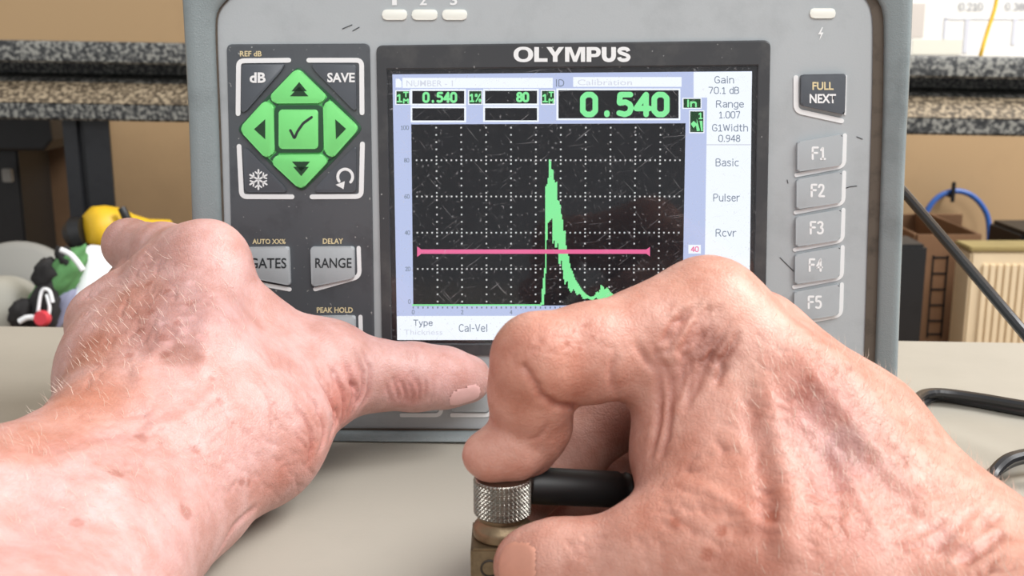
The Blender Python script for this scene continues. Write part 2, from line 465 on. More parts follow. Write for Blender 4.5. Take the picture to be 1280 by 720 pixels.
bm = bmesh.new(); bm_box(bm, (p0.x, p0.y, (p0.z+SHZ)/2), (0.05, 0.03, p0.z-SHZ), bevel=0.004)
o = make('grip', bm, M_BLACK, tool, True, 40); o.matrix_parent_inverse = TI

# ---- things behind, right
p = at(1145, 300, 1.05)
box = empty('cardboard_box', (p.x, p.y, SHZ)); XI = Matrix.Translation((-p.x, -p.y, -SHZ))
tag(box, 'open brown cardboard box with a printed ladder mark behind the instrument', 'box')
x0, x1 = at(1146, 300, 1.05).x, at(1225, 300, 1.05).x
zt = at(1150, 293, 1.05).z; y0 = p.y
def panel(cx, cy, sx, sy, z0, z1, nm='side', rot=None, m=M_CARD):
    bm = bmesh.new(); bm_box(bm, (cx, cy, (z0+z1)/2), (sx, sy, z1-z0), rot)
    o = make(nm, bm, m, box); o.matrix_parent_inverse = XI; return o
panel((x0+x1)/2, y0, x1-x0, 0.004, SHZ, zt)
zb = at(1200, 262, 1.25).z
panel((x0+x1)/2+0.02, y0+0.17, x1-x0+0.06, 0.004, SHZ, zb)
panel(x0, y0+0.085, 0.004, 0.166, SHZ, zt)
panel(x1, y0+0.085, 0.004, 0.166, SHZ, zt)
bm = bmesh.new()
for ya in (322, 343, 364, 385, 406, 424):
    a, b = at(1169, ya, 1.047), at(1188, ya+2, 1.047)
    bm_box(bm, ((a.x+b.x)/2, y0-0.0024, (a.z+b.z)/2), (b.x-a.x, 0.0004, 0.0018))
for xa in (1169, 1187):
    a, b = at(xa, 320, 1.047), at(xa-2, 430, 1.047)
    bm_box(bm, (a.x, y0-0.0024, (a.z+b.z)/2), (0.0016, 0.0004, a.z-b.z))
o = make('printed_mark', bm, M_BLACK, box); o.matrix_parent_inverse = XI; o['kind'] = 'stuff'

p = at(1240, 330, 0.99)
crate = empty('slatted_box', (p.x, p.y, SHZ)); CI = Matrix.Translation((-p.x, -p.y, -SHZ))
tag(crate, 'cream ribbed box right of the brown cardboard box', 'box')
x0, x1 = at(1213, 330, 0.99).x, at(1340, 330, 0.99).x; zt = at(1240, 314, 0.99).z
bm = bmesh.new(); bm_box(bm, ((x0+x1)/2, p.y+0.0175, (SHZ+zt)/2), (x1-x0, 0.035, zt-SHZ), bevel=0.002)
o = make('carcass', bm, M_CREAM, crate); o.matrix_parent_inverse = CI
xs = x0 + 0.013
me = None
while xs < x1-0.004:
    if me is None:
        bm = bmesh.new(); bm_box(bm, (0, 0, 0), (0.0052, 0.003, zt-SHZ-0.014), bevel=0.0008)
        o = make('rib', bm, M_CREAM, crate); me = o.data
    else:
        o = link(bpy.data.objects.new('rib', me), crate)
    o.matrix_parent_inverse = CI
    o.location = (xs, p.y-0.001, (SHZ+zt)/2-0.004)
    xs += 0.0064
bm = bmesh.new(); bm_box(bm, ((x0+x1)/2, p.y+0.0175, zt+0.002), (x1-x0+0.003, 0.037, 0.004), bevel=0.001)
o = make('lid', bm, mat('olive_board', (150, 132, 84), 0.8, var=0.2, vscale=30), crate); o.matrix_parent_inverse = CI

p0 = at(1120, 300, 1.0)
bm = bmesh.new(); bm_box(bm, (p0.x-0.01, p0.y, (p0.z+SHZ)/2), (0.06, 0.05, p0.z-SHZ), bevel=0.003)
tag(make('shade_block', bm, M_BLACK), 'black block standing in for shade between the instrument and the brown cardboard box', 'shade block')  # dark block put in where the wall only lies in shadow
p0 = at(1268, 292, 1.12)
bm = bmesh.new(); bm_box(bm, (p0.x+0.03, p0.y, (p0.z+SHZ)/2), (0.08, 0.08, p0.z-SHZ+0.016), bevel=0.004)
tag(make('toolbox', bm, M_BLACK), 'small black toolbox at the right edge behind the cream ribbed box', 'toolbox')

bm = bmesh.new()
bm_tube(bm, spline([at(x, y, 1.318) for x, y in ((1152, 330), (1152, 296), (1158, 266), (1172, 247), (1192, 239), (1212, 243), (1228, 258), (1236, 280), (1236, 330))]), 0.0032, 10)
hose = tag(make('air_hose', bm, M_BLUE, None, True), 'blue hose hung in an arc on the wall right of the instrument', 'hose')
hk = empty('wall_hook', at(1192, 240, 1.24)); HI = Matrix.Translation(-at(1192, 240, 1.24))
tag(hk, 'black wall hook holding the top of the blue hose', 'hook')
a, b = at(1191, 227, 1.312), at(1192, 253, 1.312)
yw = 1.33
bm = bmesh.new(); bm_box(bm, ((a.x+b.x)/2, (a.y+b.y)/2, (a.z+b.z)/2), (0.0042, 0.004, a.z-b.z), bevel=0.0008)
o = make('prong', bm, M_BLACK, hk); o.matrix_parent_inverse = HI
bm = bmesh.new(); bm_box(bm, (a.x, (a.y+yw)/2, at(1192, 246, 1.312).z), (0.004, yw-a.y, 0.004), bevel=0.0008)
o = make('arm', bm, M_BLACK, hk); o.matrix_parent_inverse = HI

# white calibration chart standing on the rack beam at the upper right, thin yellow cord in front
dS = 1.293
zb = A1.z+0.0
def on_chart(px, py, off=0.0):
    c0 = at(1200, 40, dS); q = at(px, py, 1.0) - Vector((0, 0, CAM_H))
    t = (c0.y-off)/q.y
    return Vector((0, 0, CAM_H)) + q*t
chart = empty('wall_chart', on_chart(1230, 72)); HI2 = Matrix.Translation(-on_chart(1230, 72))
tag(chart, 'white printed number chart on the wall above the beam at upper right', 'chart')
def flat(name, x0, y0, x1, y1, m, off, th):
    a, b = on_chart(x0, y0, off), on_chart(x1, y1, off)
    bm = bmesh.new(); bm_box(bm, ((a.x+b.x)/2, a.y+th/2, (a.z+b.z)/2), (abs(b.x-a.x), th, abs(a.z-b.z)))
    o = make(name, bm, m, chart); o.matrix_parent_inverse = HI2; return o
flat('sheet', 1100, -160, 1420, 96, M_PAPER, 0, 0.003)
flat('left_margin', 1140, 4, 1154, 47, mat('warm_strip', (214, 205, 196), 0.8), 0.0006, 0.0006)
flat('lower_band', 1141, 49, 1201, 68, mat('faint_band', (232, 229, 214), 0.8), 0.0006, 0.0006)
for l in ((1181, 22, 1.0, 49), (1207, 24, 2.0, 66), (1267, 24, 2.0, 56)):
    flat('ruled_line', l[0], l[1], l[0]+l[2], l[3], mat('rule_ink', (218, 219, 226), 0.9), 0.0009, 0.0005)
flat('ruled_line', 1181, 23, 1400, 24.2, bpy.data.materials['rule_ink'], 0.0009, 0.0005)
# ------------------------------------------------------------------ lettering
def text_bm(body, bold=0.0):
    cu = bpy.data.curves.new('lettering', 'FONT'); cu.body = body; cu.size = 1.0; cu.offset = bold; cu.resolution_u = 3
    o = bpy.data.objects.new('lettering', cu); COL.objects.link(o)
    dg = bpy.context.evaluated_depsgraph_get()
    me = bpy.data.meshes.new_from_object(o.evaluated_get(dg))
    bm = bmesh.new(); bm.from_mesh(me)
    bpy.data.objects.remove(o); bpy.data.curves.remove(cu); bpy.data.meshes.remove(me)
    return bm

def fit_text(name, body, m, place, x0, y0, x1, y1, bold=0.0, parent=None, inv=None, off=0.0):
    """letters filling the rectangle x0..x1, y0..y1 (picture measure) on the surface 'place' maps to"""
    bm = text_bm(body, bold)
    xs = [v.co.x for v in bm.verts]; ys = [v.co.y for v in bm.verts]
    ax, bx, ay, by = min(xs), max(xs), min(ys), max(ys)
    for v in bm.verts:
        u = (v.co.x-ax)/max(bx-ax, 1e-6); w = (v.co.y-ay)/max(by-ay, 1e-6)
        v.co = place(x0 + (x1-x0)*u, y1 + (y0-y1)*w, off)
    me = bpy.data.meshes.new(name); bm.to_mesh(me); bm.free(); me.materials.append(m)
    o = link(bpy.data.objects.new(name, me), parent)
    if inv is not None: o.matrix_parent_inverse = inv
    return o

bm = bmesh.new()
bm_tube(bm, spline([at(1256, -80, 1.2), at(1247, -10, 1.2), at(1243, 12, 1.2), at(1234, 40, 1.2), at(1226, 68, 1.2), at(1218, 100, 1.22)]), 0.0022, 8)
tag(make('yellow_cord', bm, M_YELLOW, None, True), 'thin yellow cord hanging in front of the white chart', 'cord')

# ------------------------------------------------------------------ flaw detector
PSI, BETA = math.radians(3.2), math.radians(4.0)
D0 = at(690, 552, 0.376)
ux = Vector((math.cos(PSI), -math.sin(PSI), 0))
bk = Vector((math.sin(PSI), math.cos(PSI), 0))
uz = Vector((0, 0, 1))*math.cos(BETA) + bk*math.sin(BETA)
uy = bk*math.cos(BETA) - Vector((0, 0, 1))*math.sin(BETA)
MD = Matrix(((ux.x, uy.x, uz.x, D0.x), (ux.y, uy.y, uz.y, D0.y), (ux.z, uy.z, uz.z, D0.z), (0, 0, 0, 1)))
det = empty('flaw_detector', mat=MD)
tag(det, 'grey portable ultrasonic flaw detector with lit screen and green arrow keys', 'instrument')
CAMP = Vector((0, 0, CAM_H))
def P3(px, py, off=0.0):
    """local point on the front plate plane lifted 'off' towards the viewer"""
    q = at(px, py, 1.0) - CAMP
    t = ((D0 - uy*off) - CAMP).dot(uy)/q.dot(uy)
    w = CAMP + q*t - D0
    return Vector((w.dot(ux), -off, w.dot(uz)))
def P2(px, py):
    v = P3(px, py); return (v.x, v.z)
PX = (P3(700, 300)-P3(699, 300)).length         # one picture pixel on the plate, in metres

def plate(name, pts, y0, y1, m, parent, r=0.0, bevel=0.0, smooth=True):
    """pts in picture measure on the front plate; y0 front, y1 back (metres, negative = proud)"""
    q = [P2(*p) for p in pts]
    if r: q = round_poly(q, [v*PX for v in r] if isinstance(r, (list, tuple)) else r*PX)
    bm = bmesh.new(); bm_prism(bm, q, y0, y1, bevel)
    return make(name, bm, m, parent, smooth, 30)

def rect(x0, y0, x1, y1): return [(x0, y0), (x1, y0), (x1, y1), (x0, y1)]

def stroke(name, pts, w, m, parent, off, thick=0.0003, r=6, bm=None):
    """raised line of width w px along a polyline with rounded bends and ends"""
    P = [Vector(p) for p in pts]
    path = [P[0]]
    for i in range(1, len(P)-1):
        a, p, b = P[i-1], P[i], P[i+1]
        ra = min(r, 0.45*(a-p).length, 0.45*(b-p).length)
        u = p + (a-p).normalized()*ra; v = p + (b-p).normalized()*ra
        for k_ in range(6):
            t = k_/5; path.append(u*(1-t)**2 + p*2*t*(1-t) + v*t*t)
    path.append(P[-1])
    Lp, Rp = [], []
    for i, p in enumerate(path):
        t = (path[min(i+1, len(path)-1)] - path[max(i-1, 0)]).normalized(); n = Vector((-t.y, t.x))
        Lp.append(p + n*w/2); Rp.append(p - n*w/2)
    t1 = (path[-1]-path[-2]).normalized(); t0 = (path[0]-path[1]).normalized()
    def cap(c, t):
        n = Vector((-t.y, t.x)); return [c + n*(w/2)*math.cos(a) + t*(w/2)*math.sin(a) for a in (math.pi*j/6 for j in range(1, 6))]
    own = bm is None
    if own: bm = bmesh.new()
    poly = Lp + cap(path[-1], t1) + list(reversed(Rp)) + cap(path[0], t0)
    nL = len(Lp)
    # strip quads (robust for bent strokes)
    def V(p, o): return bm.verts.new(P3(p.x, p.y, o))
    for o_ in (off,):
        lv = [V(p, o_) for p in Lp]; rv = [V(p, o_) for p in Rp]
        for i in range(nL-1): bm.faces.new((lv[i], lv[i+1], rv[i+1], rv[i]))
        bm.faces.new([lv[-1]] + [V(p, o_) for p in cap(path[-1], t1)] + [rv[-1]])
        bm.faces.new([rv[0]] + [V(p, o_) for p in cap(path[0], t0)] + [lv[0]])
    lo = off-thick
    bv = [bm.verts.new(P3(p.x, p.y, off)) for p in poly]; cv = [bm.verts.new(P3(p.x, p.y, lo)) for p in poly]
    for i in range(len(poly)): bm.faces.new((bv[i], bv[(i+1) % len(poly)], cv[(i+1) % len(poly)], cv[i]))
    if own: return make(name, bm, m, parent)

def letters(name, body, m, x0, y0, x1, y1, parent, off, bold=0.02):
    return fit_text(name, body, m, P3, x0, y0, x1, y1, bold, parent, None, off)

GLY = {
'0': (4, [[(0,1.2),(0,5.8),(1.1,7),(2.9,7),(4,5.8),(4,1.2),(2.9,0),(1.1,0),(0,1.2),(0,3)]]),
'1': (3, [[(0.2,5.4),(1.6,7),(1.6,0)], [(0.2,0),(3,0)]]),
'2': (4, [[(0.1,5.6),(.8,6.8),(2,7),(3.4,6.6),(3.7,5.2),(3,3.6),(0,0),(4,0)]]),
'3': (4, [[(.2,6.3),(1.2,7),(2.8,7),(3.7,6),(3.4,4.6),(2,3.8),(3.6,3),(4,1.8),(3.4,.5),(2,0),(.8,0),(0,.7)]]),
'4': (4, [[(3.1,0),(3.1,7)],[(2.9,6.8),(0,2.2)],[(0,2.1),(4.2,2.1)]]),
'5': (4, [[(3.8,7),(0.5,7),(0.3,4),(2.2,4.4),(3.6,3.6),(4,2.2),(3.4,.6),(2,0),(.2,.5)]]),
'6': (4, [[(3.6,6.7),(2.4,7),(1,6.2),(.1,3.6),(0,2),(.6,.5),(2,0),(3.4,.5),(4,2),(3.4,3.6),(2,4.1),(.7,3.5),(0,2.2)]]),
'7': (4, [[(0,7),(4,7),(1.4,0)]]),
'8': (4, [[(2,3.7),(0.5,4.4),(.3,5.8),(1,6.8),(2,7),(3,6.8),(3.7,5.8),(3.5,4.4),(2,3.7),(.3,2.8),(0,1.6),(.7,.3),(2,0),(3.3,.3),(4,1.6),(3.7,2.8),(2,3.7)]]),
'9': (4, [[(3.9,4.2),(3,3.2),(1.6,3),(.2,4),(0,5.2),(.6,6.6),(2,7),(3.4,6.5),(4,4.8),(3.6,1.6),(2.4,.1),(.6,.1)]]),
'.': (1, [[(.5,0),(.5,.5)]]), '-': (2, [[(0,3),(2,3)]]), ' ': (1.5, []),
'%': (5, [[(.6,0),(4.4,7)], [(0,5),(0,7),(1.4,7),(1.4,5),(0,5)], [(3.6,0),(3.6,2),(5,2),(5,0),(3.6,0)]]),
'G': (4, [[(3.9,6),(2.8,7),(1.4,6.9),(.2,5.6),(0,3.5),(.2,1.4),(1.4,.1),(3,.1),(4,.9),(4,3.3),(2.4,3.3)]]),
'a': (3.4, [[(0.4,4.5),(1.6,5),(2.8,4.8),(3.4,3.8),(3.4,0)], [(3.4,2.9),(1.2,2.7),(.1,1.9),(.2,.5),(1.2,0),(2.4,.3),(3.4,1.2)]]),
'i': (1, [[(.5,5),(.5,0)], [(.5,6.3),(.5,7)]]), 'l': (1, [[(.5,7),(.5,0)]]), 'I': (1, [[(.5,7),(.5,0)]]),
'n': (3.4, [[(0,5),(0,0)],[(0,3.6),(1,4.8),(2.2,5),(3.2,4.4),(3.4,3.4),(3.4,0)]]),
'h': (3.4, [[(0,7),(0,0)],[(0,3.6),(1,4.8),(2.2,5),(3.2,4.4),(3.4,3.4),(3.4,0)]]),
'd': (3.4, [[(3.4,7),(3.4,0)],[(3.4,3.8),(2.6,4.9),(1.4,5),(.3,4),(0,2.5),(.3,1),(1.4,0),(2.6,.1),(3.4,1.2)]]),
'g': (3.4, [[(3.4,5),(3.4,-.8),(2.6,-1.9),(1.2,-2),(.2,-1.6)],[(3.4,3.8),(2.6,4.9),(1.4,5),(.3,4),(0,2.5),(.3,1),(1.4,0),(2.6,.1),(3.4,1.2)]]),
'p': (3.4, [[(0,5),(0,-2)],[(0,3.8),(.8,4.9),(2,5),(3.1,4),(3.4,2.5),(3.1,1),(2,0),(.8,.1),(0,1.2)]]),
'B': (4, [[(0,0),(0,7),(2.4,7),(3.6,6.4),(3.7,5.2),(3.2,4.1),(2.2,3.8),(0,3.8)],[(2.2,3.8),(3.6,3.2),(4,2),(3.6,.6),(2.4,0),(0,0)]]),
'R': (4.2, [[(0,0),(0,7),(2.4,7),(3.7,6.3),(3.8,5),(3.2,3.9),(2.2,3.5),(0,3.5)],[(2.2,3.5),(4.2,0)]]),
'P': (4, [[(0,0),(0,7),(2.4,7),(3.7,6.3),(3.8,4.9),(3.2,3.7),(2.2,3.3),(0,3.3)]]),
'e': (3.5, [[(.1,2.7),(3.5,2.7),(3.3,4),(2.4,4.9),(1.2,4.9),(.2,4),(0,2.5),(.3,1),(1.4,0),(2.6,.1),(3.4,.7)]]),
'W': (5.6, [[(0,7),(1.4,0),(2.8,6.6),(4.2,0),(5.6,7)]]),
't': (2.6, [[(1,6.6),(1,.8),(1.6,0),(2.6,.1)],[(0,5),(2.5,5)]]),
's': (3.1, [[(3,4.4),(2,5),(.9,5),(.2,4.2),(.5,3.2),(2.4,2.3),(3.1,1.5),(2.8,.4),(1.6,0),(.1,.6)]]),
'c': (3.1, [[(3.1,4.5),(2,5),(1,4.8),(.1,3.6),(.1,1.4),(1,.2),(2,0),(3.1,.5)]]),
'u': (3.4, [[(0,5),(0,1.4),(.6,.3),(1.6,0),(2.6,.4),(3.4,1.4)],[(3.4,5),(3.4,0)]]),
'r': (2.4, [[(0,5),(0,0)],[(0,3.4),(1,4.7),(2.4,5)]]), 'v': (3.4, [[(0,5),(1.7,0),(3.4,5)]]),
'T': (4.2, [[(0,7),(4.2,7)],[(2.1,7),(2.1,0)]]), 'y': (3.4, [[(0,5),(1.7,0.2)],[(3.4,5),(1.2,-1.6),(.2,-2)]]),
'C': (4, [[(4,6),(2.9,7),(1.4,6.9),(.2,5.6),(0,3.5),(.2,1.4),(1.4,.1),(2.9,0),(4,1)]]), 'V': (4.2, [[(0,7),(2.1,0),(4.2,7)]]),
'M': (4.2, [[(0,0),(0,7),(2.1,3),(4.2,7),(4.2,0)]]), 'D': (4.2, [[(0,0),(0,7),(2,7),(3.6,6),(4.2,3.5),(3.6,1),(2,0),(0,0)]]),
'F': (3.6, [[(0,0),(0,7),(3.6,7)],[(0,3.7),(3.2,3.7)]]),
}
def pen(name, body, m, x0, y0, x1, y1, parent, off, w=1.0, gap=1.4, mono=0, place=None):
    """letters drawn as even strokes, filling the rectangle (w = stroke in px)"""
    x = 0.0; paths = []
    for ch in body:
        gw, ps = GLY[ch]
        sh = (mono-gw)/2 if mono else 0
        for p in ps: paths.append([(x+sh+a, b) for a, b in p])
        x += (mono if mono else gw)+gap
    xs = [a for p in paths for a, b in p]; ys = [b for p in paths for a, b in p]
    ax, bx, ay, by = min(xs), max(xs), min(ys), max(ys)
    if bx-ax < 0.01: ax -= 0.5; bx += 0.5
    x0 += w/2; x1 -= w/2; y0 += w/2; y1 -= w/2
    bm = bmesh.new()
    for p in paths:
        stroke('s', [(x0+(a-ax)/(bx-ax)*(x1-x0), y1-(b-ay)/(by-ay)*(y1-y0)) for a, b in p], w, None, None, off, 0.00001, 1.2, bm)
    return make(name, bm, m, parent)

plate_P3 = P3
P3 = on_chart
for body, x0 in (('0.210', 1199), ('0.380', 1257)):
    o = pen('lettering', body, M_INK, x0, 3, x0+30, 13, chart, 0.0012, 1.2); o.matrix_parent_inverse = HI2
P3 = plate_P3

# outer bumper ring and inner case
outer = [(268, 551), (255, 546), (248, 533), (246, 480), (244, 390), (241, 300), (238, 200), (235, 120), (231, 50), (228, 0), (224, -50), (232, -84), (260, -96),
         (690, -100), (1110, -103), (1138, -92), (1146, -55), (1141, 0), (1139, 60), (1135, 130), (1131, 200), (1128, 290), (1124, 390), (1121, 480), (1118, 535), (1111, 548), (1098, 553), (690, 552)]
inner = [(304, 537), (293, 535), (287, 527), (285, 480), (282, 390), (279, 300), (276, 200), (273, 120), (270, 50), (270, 15), (288, -4), (318, -34), (345, -62),
         (690, -66), (1030, -69), (1056, -46), (1076, -20), (1104, 6), (1104, 60), (1103, 130), (1101, 200), (1098, 290), (1095, 390), (1092, 480), (1086, 527), (1075, 535), (1064, 538), (690, 538)]
def resample(loop, n):
    out = []
    for i in range(len(loop)):
        a, b = loop[i], loop[(i+1) % len(loop)]
        for k_ in range(n): t = k_/n; out.append((a[0]*(1-t)+b[0]*t, a[1]*(1-t)+b[1]*t))
    return out
def soften(loop, it):
    L_ = [Vector(p) for p in loop]
    for _ in range(it): L_ = [L_[i]*0.5 + (L_[i-1]+L_[(i+1) % len(L_)])*0.25 for i in range(len(L_))]
    return [(p.x, p.y) for p in L_]
O_ = soften(resample(outer, 4), 5); I_ = soften(resample(inner, 4), 3)
prof = [(0.0, 2.0), (0.0, -1.8), (0.03, -2.6), (0.12, -3.2), (0.30, -3.6), (0.50, -4.3), (0.68, -4.6), (0.80, -4.2), (0.90, -3.0), (0.96, -1.0), (1.0, 2.5), (1.0, 30), (1.0, 58), (0.9, 62), (0.4, 63), (0.0, 62)]
bm = bmesh.new(); rings = []
for s, yy in prof:
    ring = []
    for a, b in zip(I_, O_):
        q = P2(a[0]*(1-s)+b[0]*s, a[1]*(1-s)+b[1]*s)
        dz = 0.0
        ring.append(bm.verts.new((q[0], yy*0.001, max(q[1], 0.0))))
    rings.append(ring)
n = len(O_)
for A, B in zip(rings, rings[1:] + rings[:1]):
    for i in range(n): bm.faces.new((A[i], A[(i+1) % n], B[(i+1) % n], B[i]))
make('bumper', bm, M_BUMP, det, True, 50)
bm = bmesh.new(); bm_prism(bm, [P2(*p) for p in I_], 0.0, 0.062)
case = make('case', bm, M_CASE, det, True, 30)
# dirty joint between case and bumper
bm = bmesh.new()
a_ = [bm.verts.new((*P2(*p),)[:1] + (-0.0006,) + (P2(*p)[1],)) for p in I_]
c0 = Vector((680, 240))
b_ = []
for p in I_:
    v = Vector(p); w = (c0-v); ww = Vector((1.0 if abs(w.x) > 330 else 0.0, 0.0)); 
    dxy = Vector((w.x/abs(w.x) if abs(v.x-680) > 330 else 0, w.y/abs(w.y) if abs(w.y) > 250 else 0))
    q = v + Vector((dxy.x*(13.5 if v.x > 1060 and v.y > -10 else 2.6), dxy.y*2.6))
    z = P2(q.x, q.y); b_.append(bm.verts.new((z[0], -0.0006, z[1])))
for i in range(n): bm.faces.new((a_[i], a_[(i+1) % n], b_[(i+1) % n], b_[i]))
make('seam', bm, M_SEAM, det)

for pts in ([(1052, 237), (1062, 233.5), (1071, 232.5)], [(975, 322), (984, 331), (992, 339)], [(1071, 171), (1078, 174)], [(984, 225), (985, 229)], [(428, 36), (440, 31)], [(441, 38.5), (449, 34)], [(1040, 300), (1044, 303)]):
    stroke('scuff_mark', pts, 0.9, M_PRINTD, case, 0.0002, 0.0001, 3)
# small status lamps and the marks beside them
for i, (x0, x1) in enumerate(((478, 509), (515, 547), (553, 584), (1012, 1044))):
    yy = (12, 25) if i < 3 else (10.5, 23)
    plate('indicator_lamp', rect(x0, yy[0], x1, yy[1]), -0.0007, 0.001, M_LAMP, det, 6.4, 0.0003)
for ch, x in (('1', 493), ('2', 529), ('3', 567)):
    letters('lettering', ch, M_PRINTW, x-(3 if ch == '1' else 4.5), -7, x+(3 if ch == '1' else 4.5), 6.5, case, 0.0002)
bm = bmesh.new(); vs = [bm.verts.new(P3(x, y, 0.0002)) for x, y in ((1027.5, 34), (1022.5, 43), (1026, 43), (1024, 50.5), (1029.5, 40.5), (1026.3, 40.5), (1028.8, 34))]
bm.faces.new(vs); make('charge_symbol', bm, M_PRINTW, case)

# ---- keypad panel left of the screen
kp = plate('keypad_panel', [(284, 55.5), (462.5, 54.5), (469, 472), (294, 474)], -0.0006, 0.001, M_KPAD, det, 7, 0.0002)
letters('lettering', 'REF dB', M_PRINTY, 300, 63.8, 327, 70.5, kp, 0.0008, 0.018)
letters('lettering', 'AUTO XX%', M_PRINTY, 315.5, 298.7, 357, 305, kp, 0.0008, 0.022)
letters('lettering', 'DELAY', M_PRINTY, 403.5, 298, 429, 304.8, kp, 0.0008, 0.022)
letters('lettering', 'PEAK HOLD', M_PRINTY, 396, 384, 441, 391, kp, 0.0008, 0.022)
for pts in ([(361, 75.3), (298.2, 76), (297.6, 142)], [(386, 75.3), (452, 75.3), (452.5, 141)],
            [(298.8, 183), (302, 245.8), (365, 246)], [(453, 180), (451.5, 245.6), (390, 246)]):
    stroke('key_outline', pts, 6.0, M_PRINTW, kp, 0.0009, 0.0004, 7)
stroke('key_outline', [(448.3, 310), (449.5, 346), (394, 361.5)], 5.2, M_PRINTW, kp, 0.0009, 0.0004, 8)
stroke('key_outline', [(308, 352), (362, 361.7)], 5.2, M_PRINTW, kp, 0.0009, 0.0004, 8)
stroke('key_outline', [(450.5, 396), (451.5, 432), (397, 448)], 5.2, M_PRINTW, kp, 0.0009, 0.0004, 8)

def key(name, pts, m, r, h=0.0016, bev=0.0006):
    return plate(name, pts, -0.0006-h, 0.0, m, det, r, bev)
# dark triangular corner keys
k1 = key('corner_key', [(304, 81), (358, 80), (352, 90), (309, 139), (303, 141)], M_KEYD, 4, 0.0008, 0.0004)
letters('lettering', 'dB', M_PRINTW, 312, 90.5, 332, 103.5, k1, 0.0016, 0.035)
k2 = key('corner_key', [(389, 80), (446, 81), (446.5, 139), (441, 136), (396, 90)], M_KEYD, 4, 0.0008, 0.0004)
letters('lettering', 'SAVE', M_PRINTW, 409, 90.8, 443.5, 103, k2, 0.0016, 0.03)
k3 = key('corner_key', [(305, 185), (311, 186), (357, 233), (360, 240), (308, 240)], M_KEYD, 4, 0.0008, 0.0004)
for j in range(3):
    a = math.pi*j/3 + math.pi/2
    bm = bmesh.new()
    dx, dy = math.cos(a)*12, math.sin(a)*12
    stroke('s', [(323-dx, 224.5-dy), (323+dx, 224.5+dy)], 2.2, None, None, 0.0016, 0.0001, 1, bm)
    for s in (-1, 1):
        for t in (-1, 1):
            b = a + t*0.85
            cx, cy = 323+s*dx*0.52, 224.5+s*dy*0.52
            stroke('s', [(cx, cy), (cx+s*math.cos(b)*5, cy+s*math.sin(b)*5)], 1.8, None, None, 0.0016, 0.0001, 1, bm)
    make('snowflake_symbol', bm, M_PRINTW, k3)
k4 = key('corner_key', [(446, 183), (446, 240), (394, 240), (397, 233), (441, 186)], M_KEYD, 4, 0.0008, 0.0004)
bm = bmesh.new()
arc = [(431.5 + 9.3*math.cos(t), 221 + 9.6*math.sin(t)) for t in np.linspace(0.75, -3.75, 22)]
stroke('s', arc, 3.6, None, None, 0.0016, 0.0001, 0.5, bm)
vs = [bm.verts.new(P3(x, y, 0.00165)) for x, y in ((419.5, 231), (431, 226.5), (429.5, 236.5))]; bm.faces.new(vs)
make('undo_symbol', bm, M_PRINTW, k4)
# green surround and arrow keys
plate('key_surround', [(373.5, 82), (413, 118), (455, 160), (417, 202), (378, 240.5), (338, 204), (296.5, 161.5), (334, 122)], -0.0009, 0.0, M_GLINE, det, 8, 0.0002)
plate('key_joint', [(373.5, 88), (409, 120), (448, 160), (413, 198), (377, 235), (341, 202), (303, 161.5), (336, 126)], -0.0014, 0.0, M_GJOIN, det, 6, 0.0002)
plate('check_surround', rect(345, 131.5, 405.3, 190.6), -0.0019, 0.0, M_GLINE, det, 7, 0.0002)
for pp in ([(338.5, 123.5), (346, 131.5)], [(410.5, 122.5), (404.5, 130.5)], [(339.5, 198.5), (346.5, 191.5)], [(413, 197), (405, 190.5)]):
    stroke('key_notch', pp, 3.4, M_GLINE, det, 0.0018, 0.001, 1)
def tri(name, pts_list, m, parent, off):
    bm = bmesh.new()
    for pts in pts_list: bm.faces.new([bm.verts.new(P3(x, y, off)) for x, y in pts])
    return make(name, bm, m, parent)
S = 0.0022
ku = key('arrow_key', [(373.5, 84.5), (410.5, 120.5), (403, 129), (345, 129.5), (338.5, 121)], M_KEYG, [8, 5, 3, 3, 5], 0.0016)
tri('arrow_symbol', [[(374, 102.5), (383.5, 114), (364.5, 114)], [(374, 108), (385.5, 120.3), (362.5, 120.3)]], M_ARROW, ku, S+0.0001)
kl = key('arrow_key', [(300.5, 161.5), (333, 125.5), (344, 132), (345.5, 190), (334.5, 198)], M_KEYG, [8, 5, 3, 3, 5], 0.0016)
tri('arrow_symbol', [[(331.5, 149), (331.5, 174), (317.5, 161.5)]], M_ARROW, kl, S+0.0001)
kr = key('arrow_key', [(451, 160), (417, 198), (407, 190), (405.5, 132), (413.5, 124.5)], M_KEYG, [8, 5, 3, 3, 5], 0.0016)
tri('arrow_symbol', [[(419, 149), (432.5, 161), (420, 174)]], M_ARROW, kr, S+0.0001)
kd = key('arrow_key', [(378, 237.5), (340.5, 202.5), (348, 193.5), (405, 192.5), (412.5, 201)], M_KEYG, [8, 5, 3, 3, 5], 0.0016)
tri('arrow_symbol', [[(376.5, 220), (366.5, 208.5), (386, 208.5)], [(376.5, 214.5), (365, 202), (387.5, 202)]], M_ARROW, kd, S+0.0001)
kc = key('check_key', rect(350.5, 137, 399.5, 186), M_KEYG, 4, 0.0016)
stroke('check_symbol', [(363, 163), (368, 173), (372, 164), (379, 154), (389.5, 146.5)], 3.2, M_PRINTD, kc, S+0.0001, 0.0001, 2)
# grey keys of the panel
k = key('panel_key', [(306, 308.5), (363, 307.5), (365, 356), (308, 345)], M_KEYL, 4)
letters('lettering', 'GATES', M_PRINTD, 312, 322.5, 358, 335.5, k, S+0.0001, 0.012)
k = key('panel_key', [(389.7, 307.7), (444, 307.3), (444.5, 346.5), (391.3, 357.5)], M_KEYL, 4)
letters('lettering', 'RANGE', M_PRINTD, 394, 322.5, 439.5, 335, k, S+0.0001, 0.012)
k = key('panel_key', [(391, 394), (445.5, 393.5), (446, 433), (393, 444)], M_KEYL, 4)

